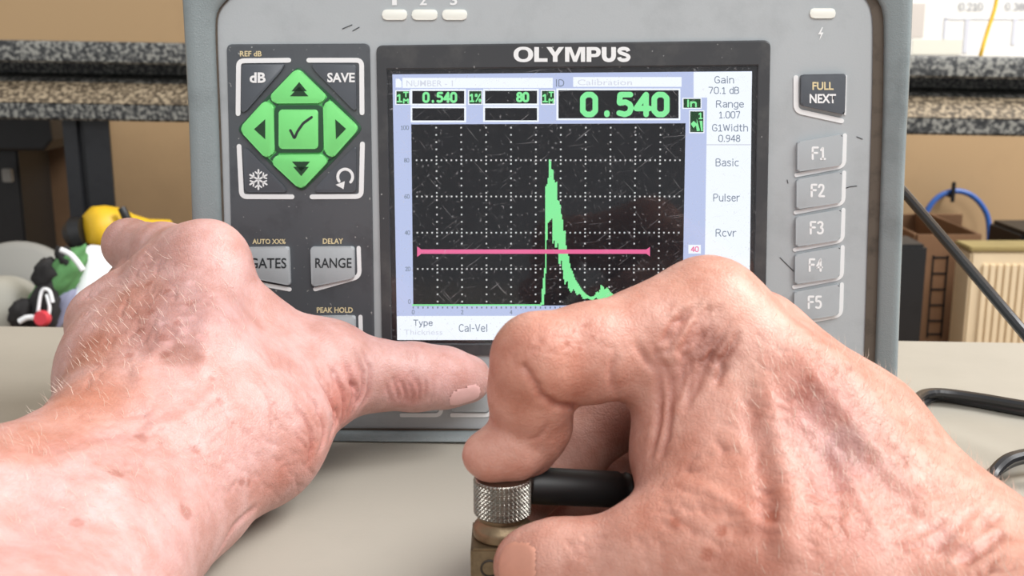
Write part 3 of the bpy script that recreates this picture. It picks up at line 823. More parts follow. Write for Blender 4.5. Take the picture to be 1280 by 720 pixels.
# ---- keys right of the screen
k = key('side_key', [(1000, 93.5), (1055.5, 92.5), (1054, 143.5), (999.5, 131.5)], M_KEYD, 3)
letters('lettering', 'FULL', M_PRINTY, 1015.5, 102.5, 1042, 112.5, k, S+0.0001, 0.025)
letters('lettering', 'NEXT', M_PRINTW, 1012, 117.5, 1045, 129, k, S+0.0001, 0.03)
stroke('key_outline', [(995, 97), (995, 138.5), (1052, 151)], 6.2, M_PRINTW, case, 0.0005, 0.0005, 8)
stroke('key_outline', [(1057.6, 95), (1056.4, 143)], 2.2, M_PRINTW, case, 0.0005, 0.0005, 8)
for i in range(5):
    dy = 46.6*i; dx = -0.95*i
    k = key('side_key', [(995.2+dx, 177.5+dy), (1052+dx, 167.5+dy), (1050.5+dx, 206+dy), (995+dx, 214.5+dy)], M_KEYL, 3)
    pen('lettering', 'F%d' % (i+1), M_PRINTW, 1014.5+dx*1.3, 183+dy, 1032.5+dx*1.3, 200+dy, k, S+0.0001, 2.7, 2.0)
    stroke('key_outline', [(1056.2+dx, 169+dy), (1055.2+dx, 207.5+dy), (995.5+dx, 219+dy)], 5.0, M_PRINTW, case, 0.0005, 0.0005, 8)

# ---- keys under the screen
for x0 in (503, 566):
    k = key('lower_key', rect(x0, 468, x0+46, 513), M_KEYL, 4)
    stroke('key_outline', [(x0-1, 519), (x0+48.5, 519), (x0+48.5, 478)], 5.0, M_PRINTW, case, 0.0005, 0.0005, 8)

# ---- screen
bz_out = round_poly([P2(*p) for p in ((471, 57), (962.5, 50.5), (955, 446), (478.5, 442))], 9*PX, 6)
bz_in = [P2(*p) for p in ((484.5, 87.5), (946.5, 82.5), (940.5, 430), (490.5, 428.5))]
bm = bmesh.new(); nin = len(bz_out)//4
def lerp2(a, b, t): return (a[0]*(1-t)+b[0]*t, a[1]*(1-t)+b[1]*t)
inn = []
for ci in range(4):
    for k_ in range(nin): inn.append(bz_in[ci])
rows = []
for pts, yy in ((bz_out, 0.0), (bz_out, -0.0011), ([lerp2(a, b, 0.06) for a, b in zip(bz_out, inn)], -0.0014), ([lerp2(a, b, 0.94) for a, b in zip(bz_out, inn)], -0.0014), (inn, -0.0009), (inn, 0.0008)):
    rows.append([bm.verts.new((p[0], yy, p[1])) for p in pts])
N = len(bz_out)
for A, B in zip(rows[:-1], rows[1:]):
    for i in range(N): bm.faces.new((A[i], A[(i+1) % N], B[(i+1) % N], B[i]))
bmesh.ops.remove_doubles(bm, verts=bm.verts, dist=1e-6)
bez = make('screen_bezel', bm, M_BEZEL, det, True, 25)

def brand_word():
    bm = bmesh.new(); off = 0.00155; x = 0.0
    def P(u, v): return P3(642 + u*1.855, 77.3 - v*1.85, off)
    def poly(pts): bm.faces.new([bm.verts.new(P(a+x, b)) for a, b in pts])
    def band(outer, inner):
        o_ = [bm.verts.new(P(a+x, b)) for a, b in outer]; i_ = [bm.verts.new(P(a+x, b)) for a, b in inner]
        for j in range(len(o_)-1): bm.faces.new((o_[j], o_[j+1], i_[j+1], i_[j]))
    def sup(cx, cy, rx, ry, t0, t1, n_=28, e=2.25):
        out = []
        for t in np.linspace(t0, t1, n_):
            c, s_ = math.cos(t), math.sin(t)
            out.append((cx + rx*math.copysign(abs(c)**(2/e), c), cy + ry*math.copysign(abs(s_)**(2/e), s_)))
        return out
    T = 2*math.pi
    band(sup(6.6, 5, 6.6, 5.2, 0, T, 48), sup(6.6, 5, 3.4, 3.2, 0, T, 48)); x += 14.0                                    # O
    poly([(0, 0), (9, 0), (9, 2.4), (3.2, 2.4), (3.2, 10), (0, 10)]); x += 8.4                                            # L
    poly([(4.2, 0), (7.4, 0), (7.4, 3.9), (11.8, 10), (8.2, 10), (5.8, 6.4), (3.4, 10), (-0.2, 10), (4.2, 3.9)]); x += 12.5   # Y
    poly([(0, 0), (2.9, 0), (2.9, 7), (5.6, 0), (8.0, 0), (10.7, 7), (10.7, 0), (13.6, 0), (13.6, 10), (9.4, 10), (6.8, 3.6), (4.2, 10), (0, 10)]); x += 14.6   # M
    poly([(0, 0), (3.2, 0), (3.2, 10), (0, 10)])
    band([(3.1, 10)] + sup(5.6, 6.6, 4.0, 3.4, math.pi/2, -math.pi/2, 16) + [(3.1, 3.2)], [(3.1, 7.8)] + sup(5.4, 6.6, 1.2, 1.2, math.pi/2, -math.pi/2, 16) + [(3.1, 5.4)]); x += 10.3   # P
    band([(0, 10)] + sup(4.8, 4.6, 4.8, 4.8, math.pi, T, 20) + [(9.6, 10)], [(3.2, 10)] + sup(4.8, 4.6, 1.6, 2.3, math.pi, T, 20) + [(6.4, 10)]); x += 10.4   # U
    c = [(7.6, 7.1), (7.0, 8.3), (5.4, 8.9), (3.4, 8.9), (1.9, 8.3), (1.6, 7.1), (2.4, 6.1), (4.2, 5.4), (6.0, 4.8), (7.4, 3.9), (7.6, 2.7), (6.8, 1.6), (5.0, 1.1), (3.2, 1.2), (1.8, 1.9), (1.4, 3.1)]
    pts = [Vector((a, b, 0)) for a, b in c]; pts = spline(pts, 4)
    wd = lambda d: 1.5 if abs(d.x) < 0.5 else 1.25
    A, B = [], []
    for j, p in enumerate(pts):
        t = (pts[min(j+1, len(pts)-1)]-pts[max(j-1, 0)]).normalized(); n_ = Vector((-t.y, t.x, 0)); w = 1.45 - 0.25*abs(t.x)
        A.append(((p+n_*w).x, (p+n_*w).y)); B.append(((p-n_*w).x, (p-n_*w).y))
    band(A, B); x += 9.0
    sc_ = 78.7/x
    o = make('lettering', bm, M_PRINTW, bez)
    o0 = P3(642, 70, off)
    for v in o.data.vertices: v.co.x = o0.x + (v.co.x-o0.x)*sc_
    return o
brand_word()

SY = -0.0002     # display layers sit here, proud of the case by this little
def dquad(bm, x0, y0, x1, y1, off):
    bm.faces.new([bm.verts.new(P3(x, y, off)) for x, y in ((x0, y0), (x1, y0), (x1, y1), (x0, y1))])
def dpoly(name, polys, m, parent, off):
    if name != 'gate_bar' and len(polys) > 1:
        for pts in polys: o = dpoly(name, [pts], m, parent, off)
        return o
    bm = bmesh.new()
    for pts in polys: bm.faces.new([bm.verts.new(P3(x, y, off)) for x, y in pts])
    return make(name, bm, m, parent)
L0, L1, L2, L3, L4, L5 = 0.00020, 0.00026, 0.00032, 0.00038, 0.00044, 0.00050
disp = dpoly('display', [[(483, 86), (948, 81), (942, 432), (489, 430)]], mat('lcd_border', (16, 16, 24), 0.3), det, 0.0001)
scr = [[(490.5, 93), (940, 89), (935, 425), (496.5, 425)]]
dpoly('screen_background', scr, E_LILAC, disp, L0)
dpoly('title_bar', [rect(503, 97.3, 691, 110), rect(716.5, 96.3, 852, 108.5)], E_WHITE, disp, L1)
dpoly('page_icon', [[(494.5, 98.5), (499, 98.5), (502, 102), (502, 109.5), (494.5, 109.5)]], E_WHITE, disp, L1)
pen('lettering', 'ID', E_TEXT, 695, 99, 705.5, 108.3, disp, L2, 1.2)
letters('lettering', 'NUMBER - 1', E_FAINT, 508, 100.5, 566, 108, disp, L2, 0.004)
letters('lettering', 'Calibration', E_FAINT, 722, 99.3, 790, 106.5, disp, L2, 0.004)
# menu column at the right
dpoly('menu_column', [[(867, 90), (940, 89.3), (939.5, 122), (867, 122)], [(884, 122), (939.5, 122), (936.5, 425), (879.5, 425)]], E_WHITE, disp, L1)
for body, x0, y0, x1, y1 in (('Gain', 893, 95, 917.5, 104.5), ('70.1 dB', 885.5, 108.5, 924, 117.5), ('Range', 895, 125.3, 930, 137), ('1.007', 899, 139, 925.5, 148),
                             ('G1Width', 890, 155, 935, 164.5), ('0.948', 898, 168.5, 925.5, 177.5), ('Basic', 894.5, 198, 923.5, 208), ('Pulser', 891.5, 242, 925, 252), ('Rcvr', 894.5, 286, 920.5, 296)):
    pen('lettering', body, E_TEXT, x0, y0, x1, y1, disp, L2, 1.1)
dpoly('menu_rule', [[(883, 180.2), (938.5, 180.2), (938.5, 181.6), (883, 181.6)]], E_FAINT, disp, L2)
dpoly('gate_tag', [rect(860.5, 306, 876, 317)], E_WHITE, disp, L1)
pen('lettering', '40', E_PINK, 863.5, 308, 873.5, 315, disp, L2, 1.2)
# readouts
dpoly('readout_frame', [rect(513, 111.3, 582.5, 132), rect(604, 111, 673.5, 131.8), rect(513.3, 133, 582.7, 153), rect(604, 132.8, 673.5, 152.5), rect(695.5, 110.5, 850.5, 150.3),
      rect(494, 112.8, 512.5, 131), rect(585, 112.6, 603, 131), rect(676, 112.4, 694, 131), rect(853, 122.3, 877, 136), rect(861.5, 138, 880.5, 166.5)], E_WHITE, disp, L1)
dpoly('readout_field', [rect(515.3, 113.6, 580.3, 129.7), rect(606.2, 113.4, 671.3, 129.5), rect(515.3, 135.2, 580.3, 150.7), rect(606.2, 135, 671.3, 150.5), rect(698, 112.8, 848.3, 148)], E_DARK, disp, L2)
dpoly('unit_field', [rect(495.5, 114, 511.5, 130), rect(586.5, 113.8, 601.8, 129.8), rect(677.3, 113.6, 692.7, 129.6), rect(854.3, 123.5, 875.8, 134.8), rect(862.7, 139.2, 879.3, 165.2)], E_DGREEN, disp, L2)
for body, x0, y0, x1, y1, w_ in (('0.540', 528, 114.8, 571.5, 128.6, 3.0), ('80', 645, 114.8, 661.5, 128, 3.0), ('0.540', 725, 114.8, 837, 146.5, 7.0),
                                ('1', 496, 117, 503, 128, 2.0), ('T', 503.8, 114.6, 510.8, 121.6, 1.7), ('M', 503.8, 122.4, 511, 129.6, 1.7),
                                ('1', 587, 116.5, 593.2, 127.6, 2.0), ('%', 593.6, 117, 601.6, 127.4, 1.6),
                                ('1', 678, 117, 685, 128, 2.0), ('T', 685.7, 114.6, 692.2, 121.4, 1.7), ('M', 685.7, 122.2, 692.4, 129.4, 1.7),
                                ('In', 859, 124.3, 871, 134.3, 2.2), ('1', 873.2, 140.2, 878.5, 149, 1.7)):
    pen('readout_digits', body, E_GREEN, x0, y0, x1, y1, disp, L3, w_, 1.5, 4.2 if len(body) > 2 else 0)
dpoly('echo_icon', [[(863.5, 155), (867, 151), (871, 154.5), (871, 148.5), (875, 163.5), (871, 164), (870, 157), (867, 160)], [(874.5, 151), (878, 151), (878.5, 164), (876.5, 164)]], E_GREEN, disp, L3)
# waveform plot
dpoly('plot_field', [[(514, 155.5), (857, 154), (853, 381.5), (516.5, 382.5)]], E_DARK, disp, L1)
def plot_xy(u, v):
    """u in 0..10 divisions, v in percent"""
    s = 1 - v/100.0
    xl = 514 + (516.5-514)*s; xr = 857 + (853-857)*s
    return xl + (xr-xl)*u/11.0, 155 + 226.5*s
bm = bmesh.new()
def dot(x, y, h=0.95): dquad(bm, x-h, y-h, x+h, y+h, L2)
for c_ in range(1, 11):
    for j in range(0, 100, 4):
        x, y = plot_xy(c_, j + 2.0); dot(x, y)
for v in (20, 40, 60, 80):
    for j in range(1, 55):
        x, y = plot_xy(j/5.0, v); dot(x, y)
tag(make('grid_dots', bm, E_DOT, disp), kind='stuff')
bm = bmesh.new()
for j in range(0, 56):
    x, y = plot_xy(j/5.0, -1.0); dquad(bm, x-0.8, 383.3, x+0.8, 385.6, L2)
tag(make('axis_ticks', bm, E_TEXT, disp), kind='stuff')
for lab, v in (('100', 98), ('80', 80), ('60', 60), ('40', 40), ('20', 20), ('0', 2)):
    x, y = plot_xy(0, v); w = 3.3*len(lab)
    pen('lettering', lab, E_TEXT, x-3-w, y-2.8, x-3, y+2.8, disp, L2, 0.8)
for lab, u in (('0', 0), ('2', 2), ('4', 4), ('6', 6), ('8', 8), ('10', 10)):
    x, y = plot_xy(u, 0); pen('lettering', lab, E_TEXT, x-1.7*len(lab), 387.3, x+1.7*len(lab), 393, disp, L2, 0.8)
# red-violet cast of the echo envelope left on the plot
top_pts = [(676, 381), (678, 358), (681, 333), (682.2, 233), (685, 228), (686.3, 199), (688, 200), (690, 213), (692, 212), (693, 229), (696, 227), (697, 250), (700, 252), (701, 267), (703, 269), (704, 291), (706, 285), (708, 310),
           (711, 321), (713, 334), (716, 340), (719, 349), (723, 355), (728, 363), (733, 368), (738, 371), (743, 370), (746, 364), (749, 366), (751, 356), (754, 358), (756, 362), (759, 359), (763, 365), (768, 369), (775, 374), (790, 378), (853, 380)]
bot_pts = [(676, 381), (680, 381), (683.5, 320), (684, 280), (690, 273), (691, 305), (693, 300), (695, 315), (697, 300), (699, 334), (702, 325), (704, 345), (706, 356), (709, 350), (711, 362), (714, 366), (717, 361), (721, 369),
           (725, 367), (729, 374), (735, 373), (741, 376), (745, 372), (750, 376), (755, 373), (760, 376), (768, 377), (790, 380.5), (853, 382)]
def interp(pts, x):
    return float(np.interp(x, [p[0] for p in pts], [p[1] for p in pts]))
bm = bmesh.new(); x = 674.0
while x < 852:
    w = 1.5 if x < 780 else 6
    a, b = interp(top_pts, x+w/2), interp(bot_pts, x+w/2)
    if b-a < 1.6: b = a+1.6
    dquad(bm, x, a, x+w+0.05, b, L4); x += w
dquad(bm, 515, 380.4, 677, 382.2, L4)
make('echo_trace', bm, E_GREEN, disp)
dpoly('gate_bar', [rect(524, 311.8, 810, 317.2), [(521.5, 308), (527, 312), (527, 317), (521.5, 321)], [(812.5, 308.5), (812.5, 320.5), (808, 317), (808, 312)]], E_PINK, disp, L5)
# softkey strip under the plot
dpoly('softkey_strip', [[(496, 395), (879.5, 394.5), (879.5, 425), (496.5, 425)]], E_WHITE, disp, L1)
for body, x0, y0, x1, y1 in (('Type', 516.5, 399.5, 541, 409.5), ('Cal-Vel', 573.5, 405, 609, 415)):
    pen('lettering', body, E_TEXT, x0, y0, x1, y1, disp, L2, 1.1)
letters('lettering', 'Thickness', E_FAINT, 505, 412, 553, 418.5, disp, L2, 0.0)
bm = bmesh.new(); bm_prism(bm, [P2(484.6, 87.6), P2(946.4, 82.6), P2(940.4, 430), P2(490.6, 428.4)], -0.0009, -0.0008)
make('cover_glass', bm, M_GLASS, det)
# ------------------------------------------------------------------ hands
VOX = 0.0006
class Field:
    """signed distance field on a grid; round cones joined with soft unions"""
    def __init__(s, lo, hi):
        s.lo = np.array(lo); s.n = np.ceil((np.array(hi)-s.lo)/VOX).astype(int)+1
    def blank(s): return np.full(s.n, 0.05, np.float32)
    def cone(s, f, a, b, ra, rb, k, flat=None):
        a = np.array(a); b = np.array(b); m = max(ra, rb)+k+3*VOX
        i0 = np.maximum(np.floor((np.minimum(a, b)-m-s.lo)/VOX).astype(int), 0)
        i1 = np.minimum(np.ceil((np.maximum(a, b)+m-s.lo)/VOX).astype(int)+1, s.n)
        if (i1 <= i0).any(): return
        ax = [(s.lo[j] + np.arange(i0[j], i1[j])*VOX).astype(np.float32) for j in range(3)]
        X, Y, Z = ax[0][:, None, None], ax[1][None, :, None], ax[2][None, None, :]
        ab = b-a; L2 = float(ab.dot(ab))
        t = 0.0
        if L2 > 1e-12:
            t = np.clip(((X-a[0])*ab[0] + (Y-a[1])*ab[1] + (Z-a[2])*ab[2])/L2, 0, 1)
        dx, dy, dz = X-(a[0]+t*ab[0]), Y-(a[1]+t*ab[1]), Z-(a[2]+t*ab[2])
        d = np.sqrt(dx*dx+dy*dy+dz*dz) - (ra + t*(rb-ra))
        sl = tuple(slice(i0[j], i1[j]) for j in range(3))
        g = f[sl]
        h = np.maximum(k-np.abs(g-d), 0)/k
        f[sl] = np.minimum(g, d) - h*h*k*0.25
def smin(a, b, k):
    h = np.maximum(k-np.abs(a-b), 0)/k
    return np.minimum(a, b) - h*h*k*0.25

def surface_nets(f, lo):
    n = np.array(f.shape); ins = f < 0
    cs = n-1
    cid = lambda i, j, k: (i*cs[1]+j)*cs[2]+k
    tot = int(cs.prod()); quads = []; acc = []; who = []
    for ax in range(3):
        sl0 = [slice(None)]*3; sl1 = [slice(None)]*3
        sl0[ax] = slice(0, -1); sl1[ax] = slice(1, None)
        A = ins[tuple(sl0)]; B = ins[tuple(sl1)]
        idx = np.argwhere(A != B)
        o1, o2 = [a for a in range(3) if a != ax]
        ok = (idx[:, o1] > 0) & (idx[:, o2] > 0) & (idx[:, o1] < n[o1]-1) & (idx[:, o2] < n[o2]-1)
        idx = idx[ok]
        va = f[tuple(idx.T)]; j2 = idx.copy(); j2[:, ax] += 1; vb = f[tuple(j2.T)]
        pos = idx.astype(np.float64); pos[:, ax] += va/(va-vb)
        c = []
        for d1, d2 in ((-1, -1), (0, -1), (0, 0), (-1, 0)):
            q = idx.copy(); q[:, o1] += d1; q[:, o2] += d2
            c.append(cid(q[:, 0], q[:, 1], q[:, 2])); acc.append(pos); who.append(c[-1])
        c = np.stack(c, 1)
        flip = ins[tuple(idx.T)]
        if ax == 1: flip = ~flip
        c[~flip] = c[~flip][:, ::-1]
        quads.append(c)
    who = np.concatenate(who); acc = np.concatenate(acc); quads = np.concatenate(quads)
    u, inv = np.unique(who, return_inverse=True)
    cnt = np.bincount(inv); V = np.stack([np.bincount(inv, acc[:, j])/cnt for j in range(3)], 1)
    Q = np.searchsorted(u, quads)
    return V*VOX + lo, Q

def smooth(V, Q, it, lam=0.5):
    E = np.concatenate([Q[:, [0, 1]], Q[:, [1, 2]], Q[:, [2, 3]], Q[:, [3, 0]]])
    E = np.concatenate([E, E[:, ::-1]])
    deg = np.maximum(np.bincount(E[:, 0], minlength=len(V)), 1)
    for _ in range(it):
        M_ = np.stack([np.bincount(E[:, 0], V[E[:, 1], j], minlength=len(V)) for j in range(3)], 1)/deg[:, None]
        V = V + lam*(M_-V)
    return V
def normals(V, Q):
    fn = np.cross(V[Q[:, 2]]-V[Q[:, 0]], V[Q[:, 3]]-V[Q[:, 1]])
    N_ = np.zeros_like(V)
    for c in range(4):
        for j in range(3): N_[:, j] += np.bincount(Q[:, c], fn[:, j], minlength=len(V))
    return N_/np.maximum(np.linalg.norm(N_, axis=1, keepdims=True), 1e-12)

def project(V):
    ca, sa = math.cos(ALPHA), math.sin(ALPHA)
    y = V[:, 1]; z = V[:, 2]-CAM_H
    d = y*ca - z*sa; yc = y*sa + z*ca
    return 640+F_PX*V[:, 0]/d, 360-F_PX*yc/d, d

def noise3(V, f, seed=0.0, stretch=None):
    W_ = V*f
    return np.array([mnoise.noise((x+seed, y+seed*1.7, z-seed)) for x, y, z in W_.tolist()])

class Skin:
    """a finished hand surface: lets creases, bumps and skin tints be put on it at places found on the surface"""
    def __init__(s, V, Q):
        s.V, s.Q = V, Q; s.N = normals(V, Q)
        s.sx, s.sy, s.sd = project(V)
        ca, sa = math.cos(ALPHA), math.sin(ALPHA)
        s.front = ((V - np.array([0, 0, CAM_H]))*s.N).sum(1) < 0
        s.disp = np.zeros(len(V)); s.tint = np.ones((len(V), 3)); s.rough = np.zeros(len(V))
    def hit(s, x, y):
        m = s.front & (np.abs(s.sx-x) < 5) & (np.abs(s.sy-y) < 5)
        i = np.flatnonzero(m)
        if len(i) == 0:
            i = np.flatnonzero(s.front); j = i[np.argmin((s.sx[i]-x)**2+(s.sy[i]-y)**2)]; return s.V[j]
        return s.V[i[np.argmin(s.sd[i])]]
    def near(s, c, r):
        return np.flatnonzero((np.abs(s.V-c) < r).all(1))
    def crease(s, pts, width, depth, taper=True):
        """groove (depth>0) or ridge (depth<0), sizes in mm, along a path on the skin"""
        P = spline([(x, y, 0) for x, y in pts], 5) if len(pts) > 2 else [Vector((*p, 0)) for p in pts]
        H = np.array([s.hit(p.x, p.y) for p in P])
        w = width*0.001
        if depth > 0: depth = depth*1.4
        lo, hi = H.min(0)-3*w, H.max(0)+3*w
        i = np.flatnonzero(((s.V > lo) & (s.V < hi)).all(1))
        best = np.full(len(i), 1e9); bt = np.zeros(len(i))
        for k_ in range(len(H)-1):
            a, ab = H[k_], H[k_+1]-H[k_]; L2 = max(ab.dot(ab), 1e-12)
            t = np.clip(((s.V[i]-a)@ab)/L2, 0, 1)
            d = np.linalg.norm(s.V[i]-(a+t[:, None]*ab), axis=1)
            m = d < best; best[m] = d[m]; bt[m] = (k_+t[m])/(len(H)-1)
        fall = np.exp(-(best/w)**2)
        if taper: fall *= np.clip(np.minimum(bt, 1-bt)*4, 0, 1)
        s.disp[i] -= depth*0.001*fall
        if depth > 0:
            kk = min(0.24*depth, 0.22)
            s.tint[i] *= 1 - fall[:, None]*np.array([0.55, 1.0, 1.0])*kk  # darkens the groove colour as painted shade inside the fold
    def patch(s, x, y, r, mul, edge=0.5, wob=0.35, seed=1.0):
        """another skin tint, or painted light or shade, around a place, r in mm, ragged edge"""
        c = s.hit(x, y); rr = r*0.001*1.8
        i = s.near(c, rr)
        d = np.linalg.norm(s.V[i]-c, axis=1)/(r*0.001)
        if wob: d = d + wob*noise3(s.V[i], 1.6/(r*0.001), seed)
        f = np.clip((1+edge*0.5-d)/max(edge, 1e-3), 0, 1); f = f*f*(3-2*f)
        s.tint[i] *= 1 + f[:, None]*(np.array(mul)-1)
    def bump(s, x, y, r, h):
        c = s.hit(x, y); i = s.near(c, r*0.0025)
        d = np.linalg.norm(s.V[i]-c, axis=1)/(r*0.001)
        s.disp[i] += h*0.001*np.exp(-d*d)

def skin_material(name, base, deep):
    m, nt, b = new_mat(name)
    tc = nt.nodes.new('ShaderNodeTexCoord')
    at_ = nt.nodes.new('ShaderNodeVertexColor'); at_.layer_name = 'tint'
    n1 = nt.nodes.new('ShaderNodeTexNoise'); n1.inputs['Scale'].default_value = 120; n1.inputs['Detail'].default_value = 6; n1.inputs['Roughness'].default_value = 0.62
    nt.links.new(tc.outputs['Object'], n1.inputs['Vector'])
    mr = nt.nodes.new('ShaderNodeMapRange'); mr.inputs[1].default_value = 0.36; mr.inputs[2].default_value = 0.66
    nt.links.new(n1.outputs['Fac'], mr.inputs[0])
    mx = nt.nodes.new('ShaderNodeMix'); mx.data_type = 'RGBA'; mx.inputs[6].default_value = lin(base); mx.inputs[7].default_value = lin(deep)
    nt.links.new(mr.outputs[0], mx.inputs[0])
    mu = nt.nodes.new('ShaderNodeMix'); mu.data_type = 'RGBA'; mu.blend_type = 'MULTIPLY'; mu.inputs[0].default_value = 1
    nt.links.new(mx.outputs[2], mu.inputs[6]); nt.links.new(at_.outputs['Color'], mu.inputs[7])
    nt.links.new(mu.outputs[2], b.inputs['Base Color'])
    b.inputs['Roughness'].default_value = 0.46; b.inputs['Specular IOR Level'].default_value = 0.42
    b.inputs['Subsurface Weight'].default_value = 0.18; b.inputs['Subsurface Radius'].default_value = (1.0, 0.4, 0.25); b.inputs['Subsurface Scale'].default_value = 0.0022
    v = nt.nodes.new('ShaderNodeTexVoronoi'); v.inputs['Scale'].default_value = 900; v.feature = 'DISTANCE_TO_EDGE'
    n3 = nt.nodes.new('ShaderNodeTexNoise'); n3.inputs['Scale'].default_value = 500; n3.inputs['Detail'].default_value = 5
    wv = nt.nodes.new('ShaderNodeVectorMath'); wv.operation = 'ADD'
    sc_ = nt.nodes.new('ShaderNodeVectorMath'); sc_.operation = 'SCALE'; sc_.inputs['Scale'].default_value = 0.002
    nt.links.new(tc.outputs['Object'], n3.inputs['Vector']); nt.links.new(n3.outputs['Color'], sc_.inputs[0])
    nt.links.new(tc.outputs['Object'], wv.inputs[0]); nt.links.new(sc_.outputs[0], wv.inputs[1]); nt.links.new(wv.outputs[0], v.inputs['Vector'])
    vr = nt.nodes.new('ShaderNodeMapRange'); vr.inputs[2].default_value = 0.25
    nt.links.new(v.outputs['Distance'], vr.inputs[0])
    ad = nt.nodes.new('ShaderNodeMath'); ad.operation = 'MULTIPLY_ADD'; ad.inputs[1].default_value = 0.35
    nt.links.new(vr.outputs[0], ad.inputs[0]); nt.links.new(n3.outputs['Fac'], ad.inputs[2])
    bp = nt.nodes.new('ShaderNodeBump'); bp.inputs['Strength'].default_value = 0.27; bp.inputs['Distance'].default_value = 0.0006
    nt.links.new(ad.outputs[0], bp.inputs['Height']); nt.links.new(bp.outputs[0], b.inputs['Normal'])
    return m

def mm(x, y, d): return np.array(at(x, y, d*0.001))
def grow(fields, extra=0.012):
    """fields: list of (k_to_palm, chain) where chain is [(px,py,d,r), ...]; the first entry is a list of palm chains"""
    palm, fingers = fields
    allp = [mm(*p[:3]) for ch, _ in palm+fingers for p in ch]; rad = max(p[3] for ch, _ in palm+fingers for p in ch)*0.001
    lo = np.min(allp, 0)-rad*0.75-0.008; hi = np.max(allp, 0)+rad*0.75+0.008
    Fd = Field(lo, hi)
    base = Fd.blank()
    def chain(f, ch, k):
        for p, q in zip(ch[:-1], ch[1:]): Fd.cone(f, mm(*p[:3]), mm(*q[:3]), p[3]*0.001, q[3]*0.001, k*0.001)
        if len(ch) == 1: Fd.cone(f, mm(*ch[0][:3]), mm(*ch[0][:3]), ch[0][3]*0.001, ch[0][3]*0.001, k*0.001)
    for ch, k in palm: chain(base, ch, k)
    total = base.copy()
    for ch, k in fingers:
        fi = Fd.blank(); chain(fi, ch, 3.0)
        total = np.minimum(total, smin(fi, base, k*0.001))
    # cut flat at the far end of the box by keeping the box border outside
    total[0] = total[-1] = 0.01; total[:, 0] = total[:, -1] = 0.01; total[:, :, 0] = total[:, :, -1] = 0.01
    V, Q = surface_nets(total, lo)
    return smooth(V, Q, 7), Q

def finish(name, S, m, root=None):
    V = S.V + S.N*S.disp[:, None]
    me = bpy.data.meshes.new(name)
    me.vertices.add(len(V)); me.vertices.foreach_set('co', V.astype(np.float32).ravel())
    me.loops.add(S.Q.size); me.loops.foreach_set('vertex_index', S.Q.astype(np.int32).ravel())
    me.polygons.add(len(S.Q)); me.polygons.foreach_set('loop_start', np.arange(0, S.Q.size, 4, dtype=np.int32))
    me.update(calc_edges=True); me.validate()
    ca_ = me.color_attributes.new('tint', 'FLOAT_COLOR', 'POINT')
    ca_.data.foreach_set('color', np.concatenate([np.clip(S.tint, 0, 2), np.ones((len(V), 1))], 1).astype(np.float32).ravel())
    me.materials.append(m)
    for p in me.polygons: p.use_smooth = True
    S.Vd = V
    o = bpy.data.objects.new(name, me); link(o, root)
    return o

def nail(S, x, y, dirp, lx, wy, m, parent, lift=0.0004):
    """nail plate laid over the skin: centre, a point towards the tip, half length and half width in mm"""
    c = S.hit(x, y); t = S.hit(*dirp); u = t-c
    i0 = np.argmin(np.linalg.norm(S.V-c, axis=1)); n_ = S.N[i0]
    u = u - n_*u.dot(n_); u /= np.linalg.norm(u); w = np.cross(n_, u)
    R = S.Vd-c; a = R@u/(lx*0.001); b = R@w/(wy*0.001)
    rr = np.abs(a)**3 + np.abs(b)**3
    ok = (rr < 1.0) & (np.linalg.norm(R, axis=1) < 0.014) & (S.N@n_ > -0.1)
    fm = ok[S.Q].all(1); Qs = S.Q[fm]
    if len(Qs) == 0: return None
    ids, inv = np.unique(Qs, return_inverse=True); inv = inv.reshape(Qs.shape)
    edge = np.clip((1-rr[ids])*3, 0, 1)
    top = S.Vd[ids] + S.N[ids]*(lift*(0.15+0.85*edge))[:, None]
    me = bpy.data.meshes.new('nail'); me.from_pydata(top.tolist(), [], inv.tolist()); me.materials.append(m)
    for p in me.polygons: p.use_smooth = True
    return link(bpy.data.objects.new('nail', me), parent)

def hairs(S, spots, n_, m, parent, lean, seed=3):
    """fine pale hairs rooted in the skin around the given places"""
    r_ = np.random.default_rng(seed); bm = bmesh.new()
    for x, y, r, cnt in spots:
        c = S.hit(x, y); i = S.near(c, r*0.001)
        if len(i) == 0: continue
        for j in r_.choice(i, min(cnt, len(i)), replace=False):
            p = Vector(S.Vd[j]); nn = Vector(S.N[j])
            d = (nn*0.35 + Vector(lean) + Vector(r_.normal(0, 0.3, 3))).normalized()
            d2 = (d*0.6 + Vector(lean)*0.8 - nn*0.25).normalized()
            L_ = r_.uniform(0.0018, 0.0042)
            q = p+d*L_*0.5; e = q+d2*L_*0.5
            s_ = d.cross(nn).normalized()*0.000045; s2 = nn.cross(s_).normalized()*0.000045
            a = [bm.verts.new(p+s_), bm.verts.new(p-s_*0.5+s2), bm.verts.new(p-s_*0.5-s2)]
            b = [bm.verts.new(q+s_*0.8), bm.verts.new(q-s_*0.4+s2*0.8), bm.verts.new(q-s_*0.4-s2*0.8)]
            t = bm.verts.new(e)
            for k_ in range(3):
                bm.faces.new((a[k_], a[(k_+1) % 3], b[(k_+1) % 3], b[k_])); bm.faces.new((b[k_], b[(k_+1) % 3], t))
    o = make('fine_hair', bm, m, parent); o['kind'] = 'stuff'
    return o

M_SKIN_L = skin_material('skin_pale', (200, 158, 152), (182, 134, 124))
M_SKIN_R = skin_material('skin_ruddy', (197, 149, 134), (178, 123, 106))
M_NAIL = mat('nail_pink', (226, 178, 174), 0.28, var=0.08, vscale=150)
M_NAIL2 = mat('nail_dull', (196, 140, 120), 0.35, var=0.1, vscale=150)
M_HAIR = mat('pale_hair', (225, 205, 190), 0.5)

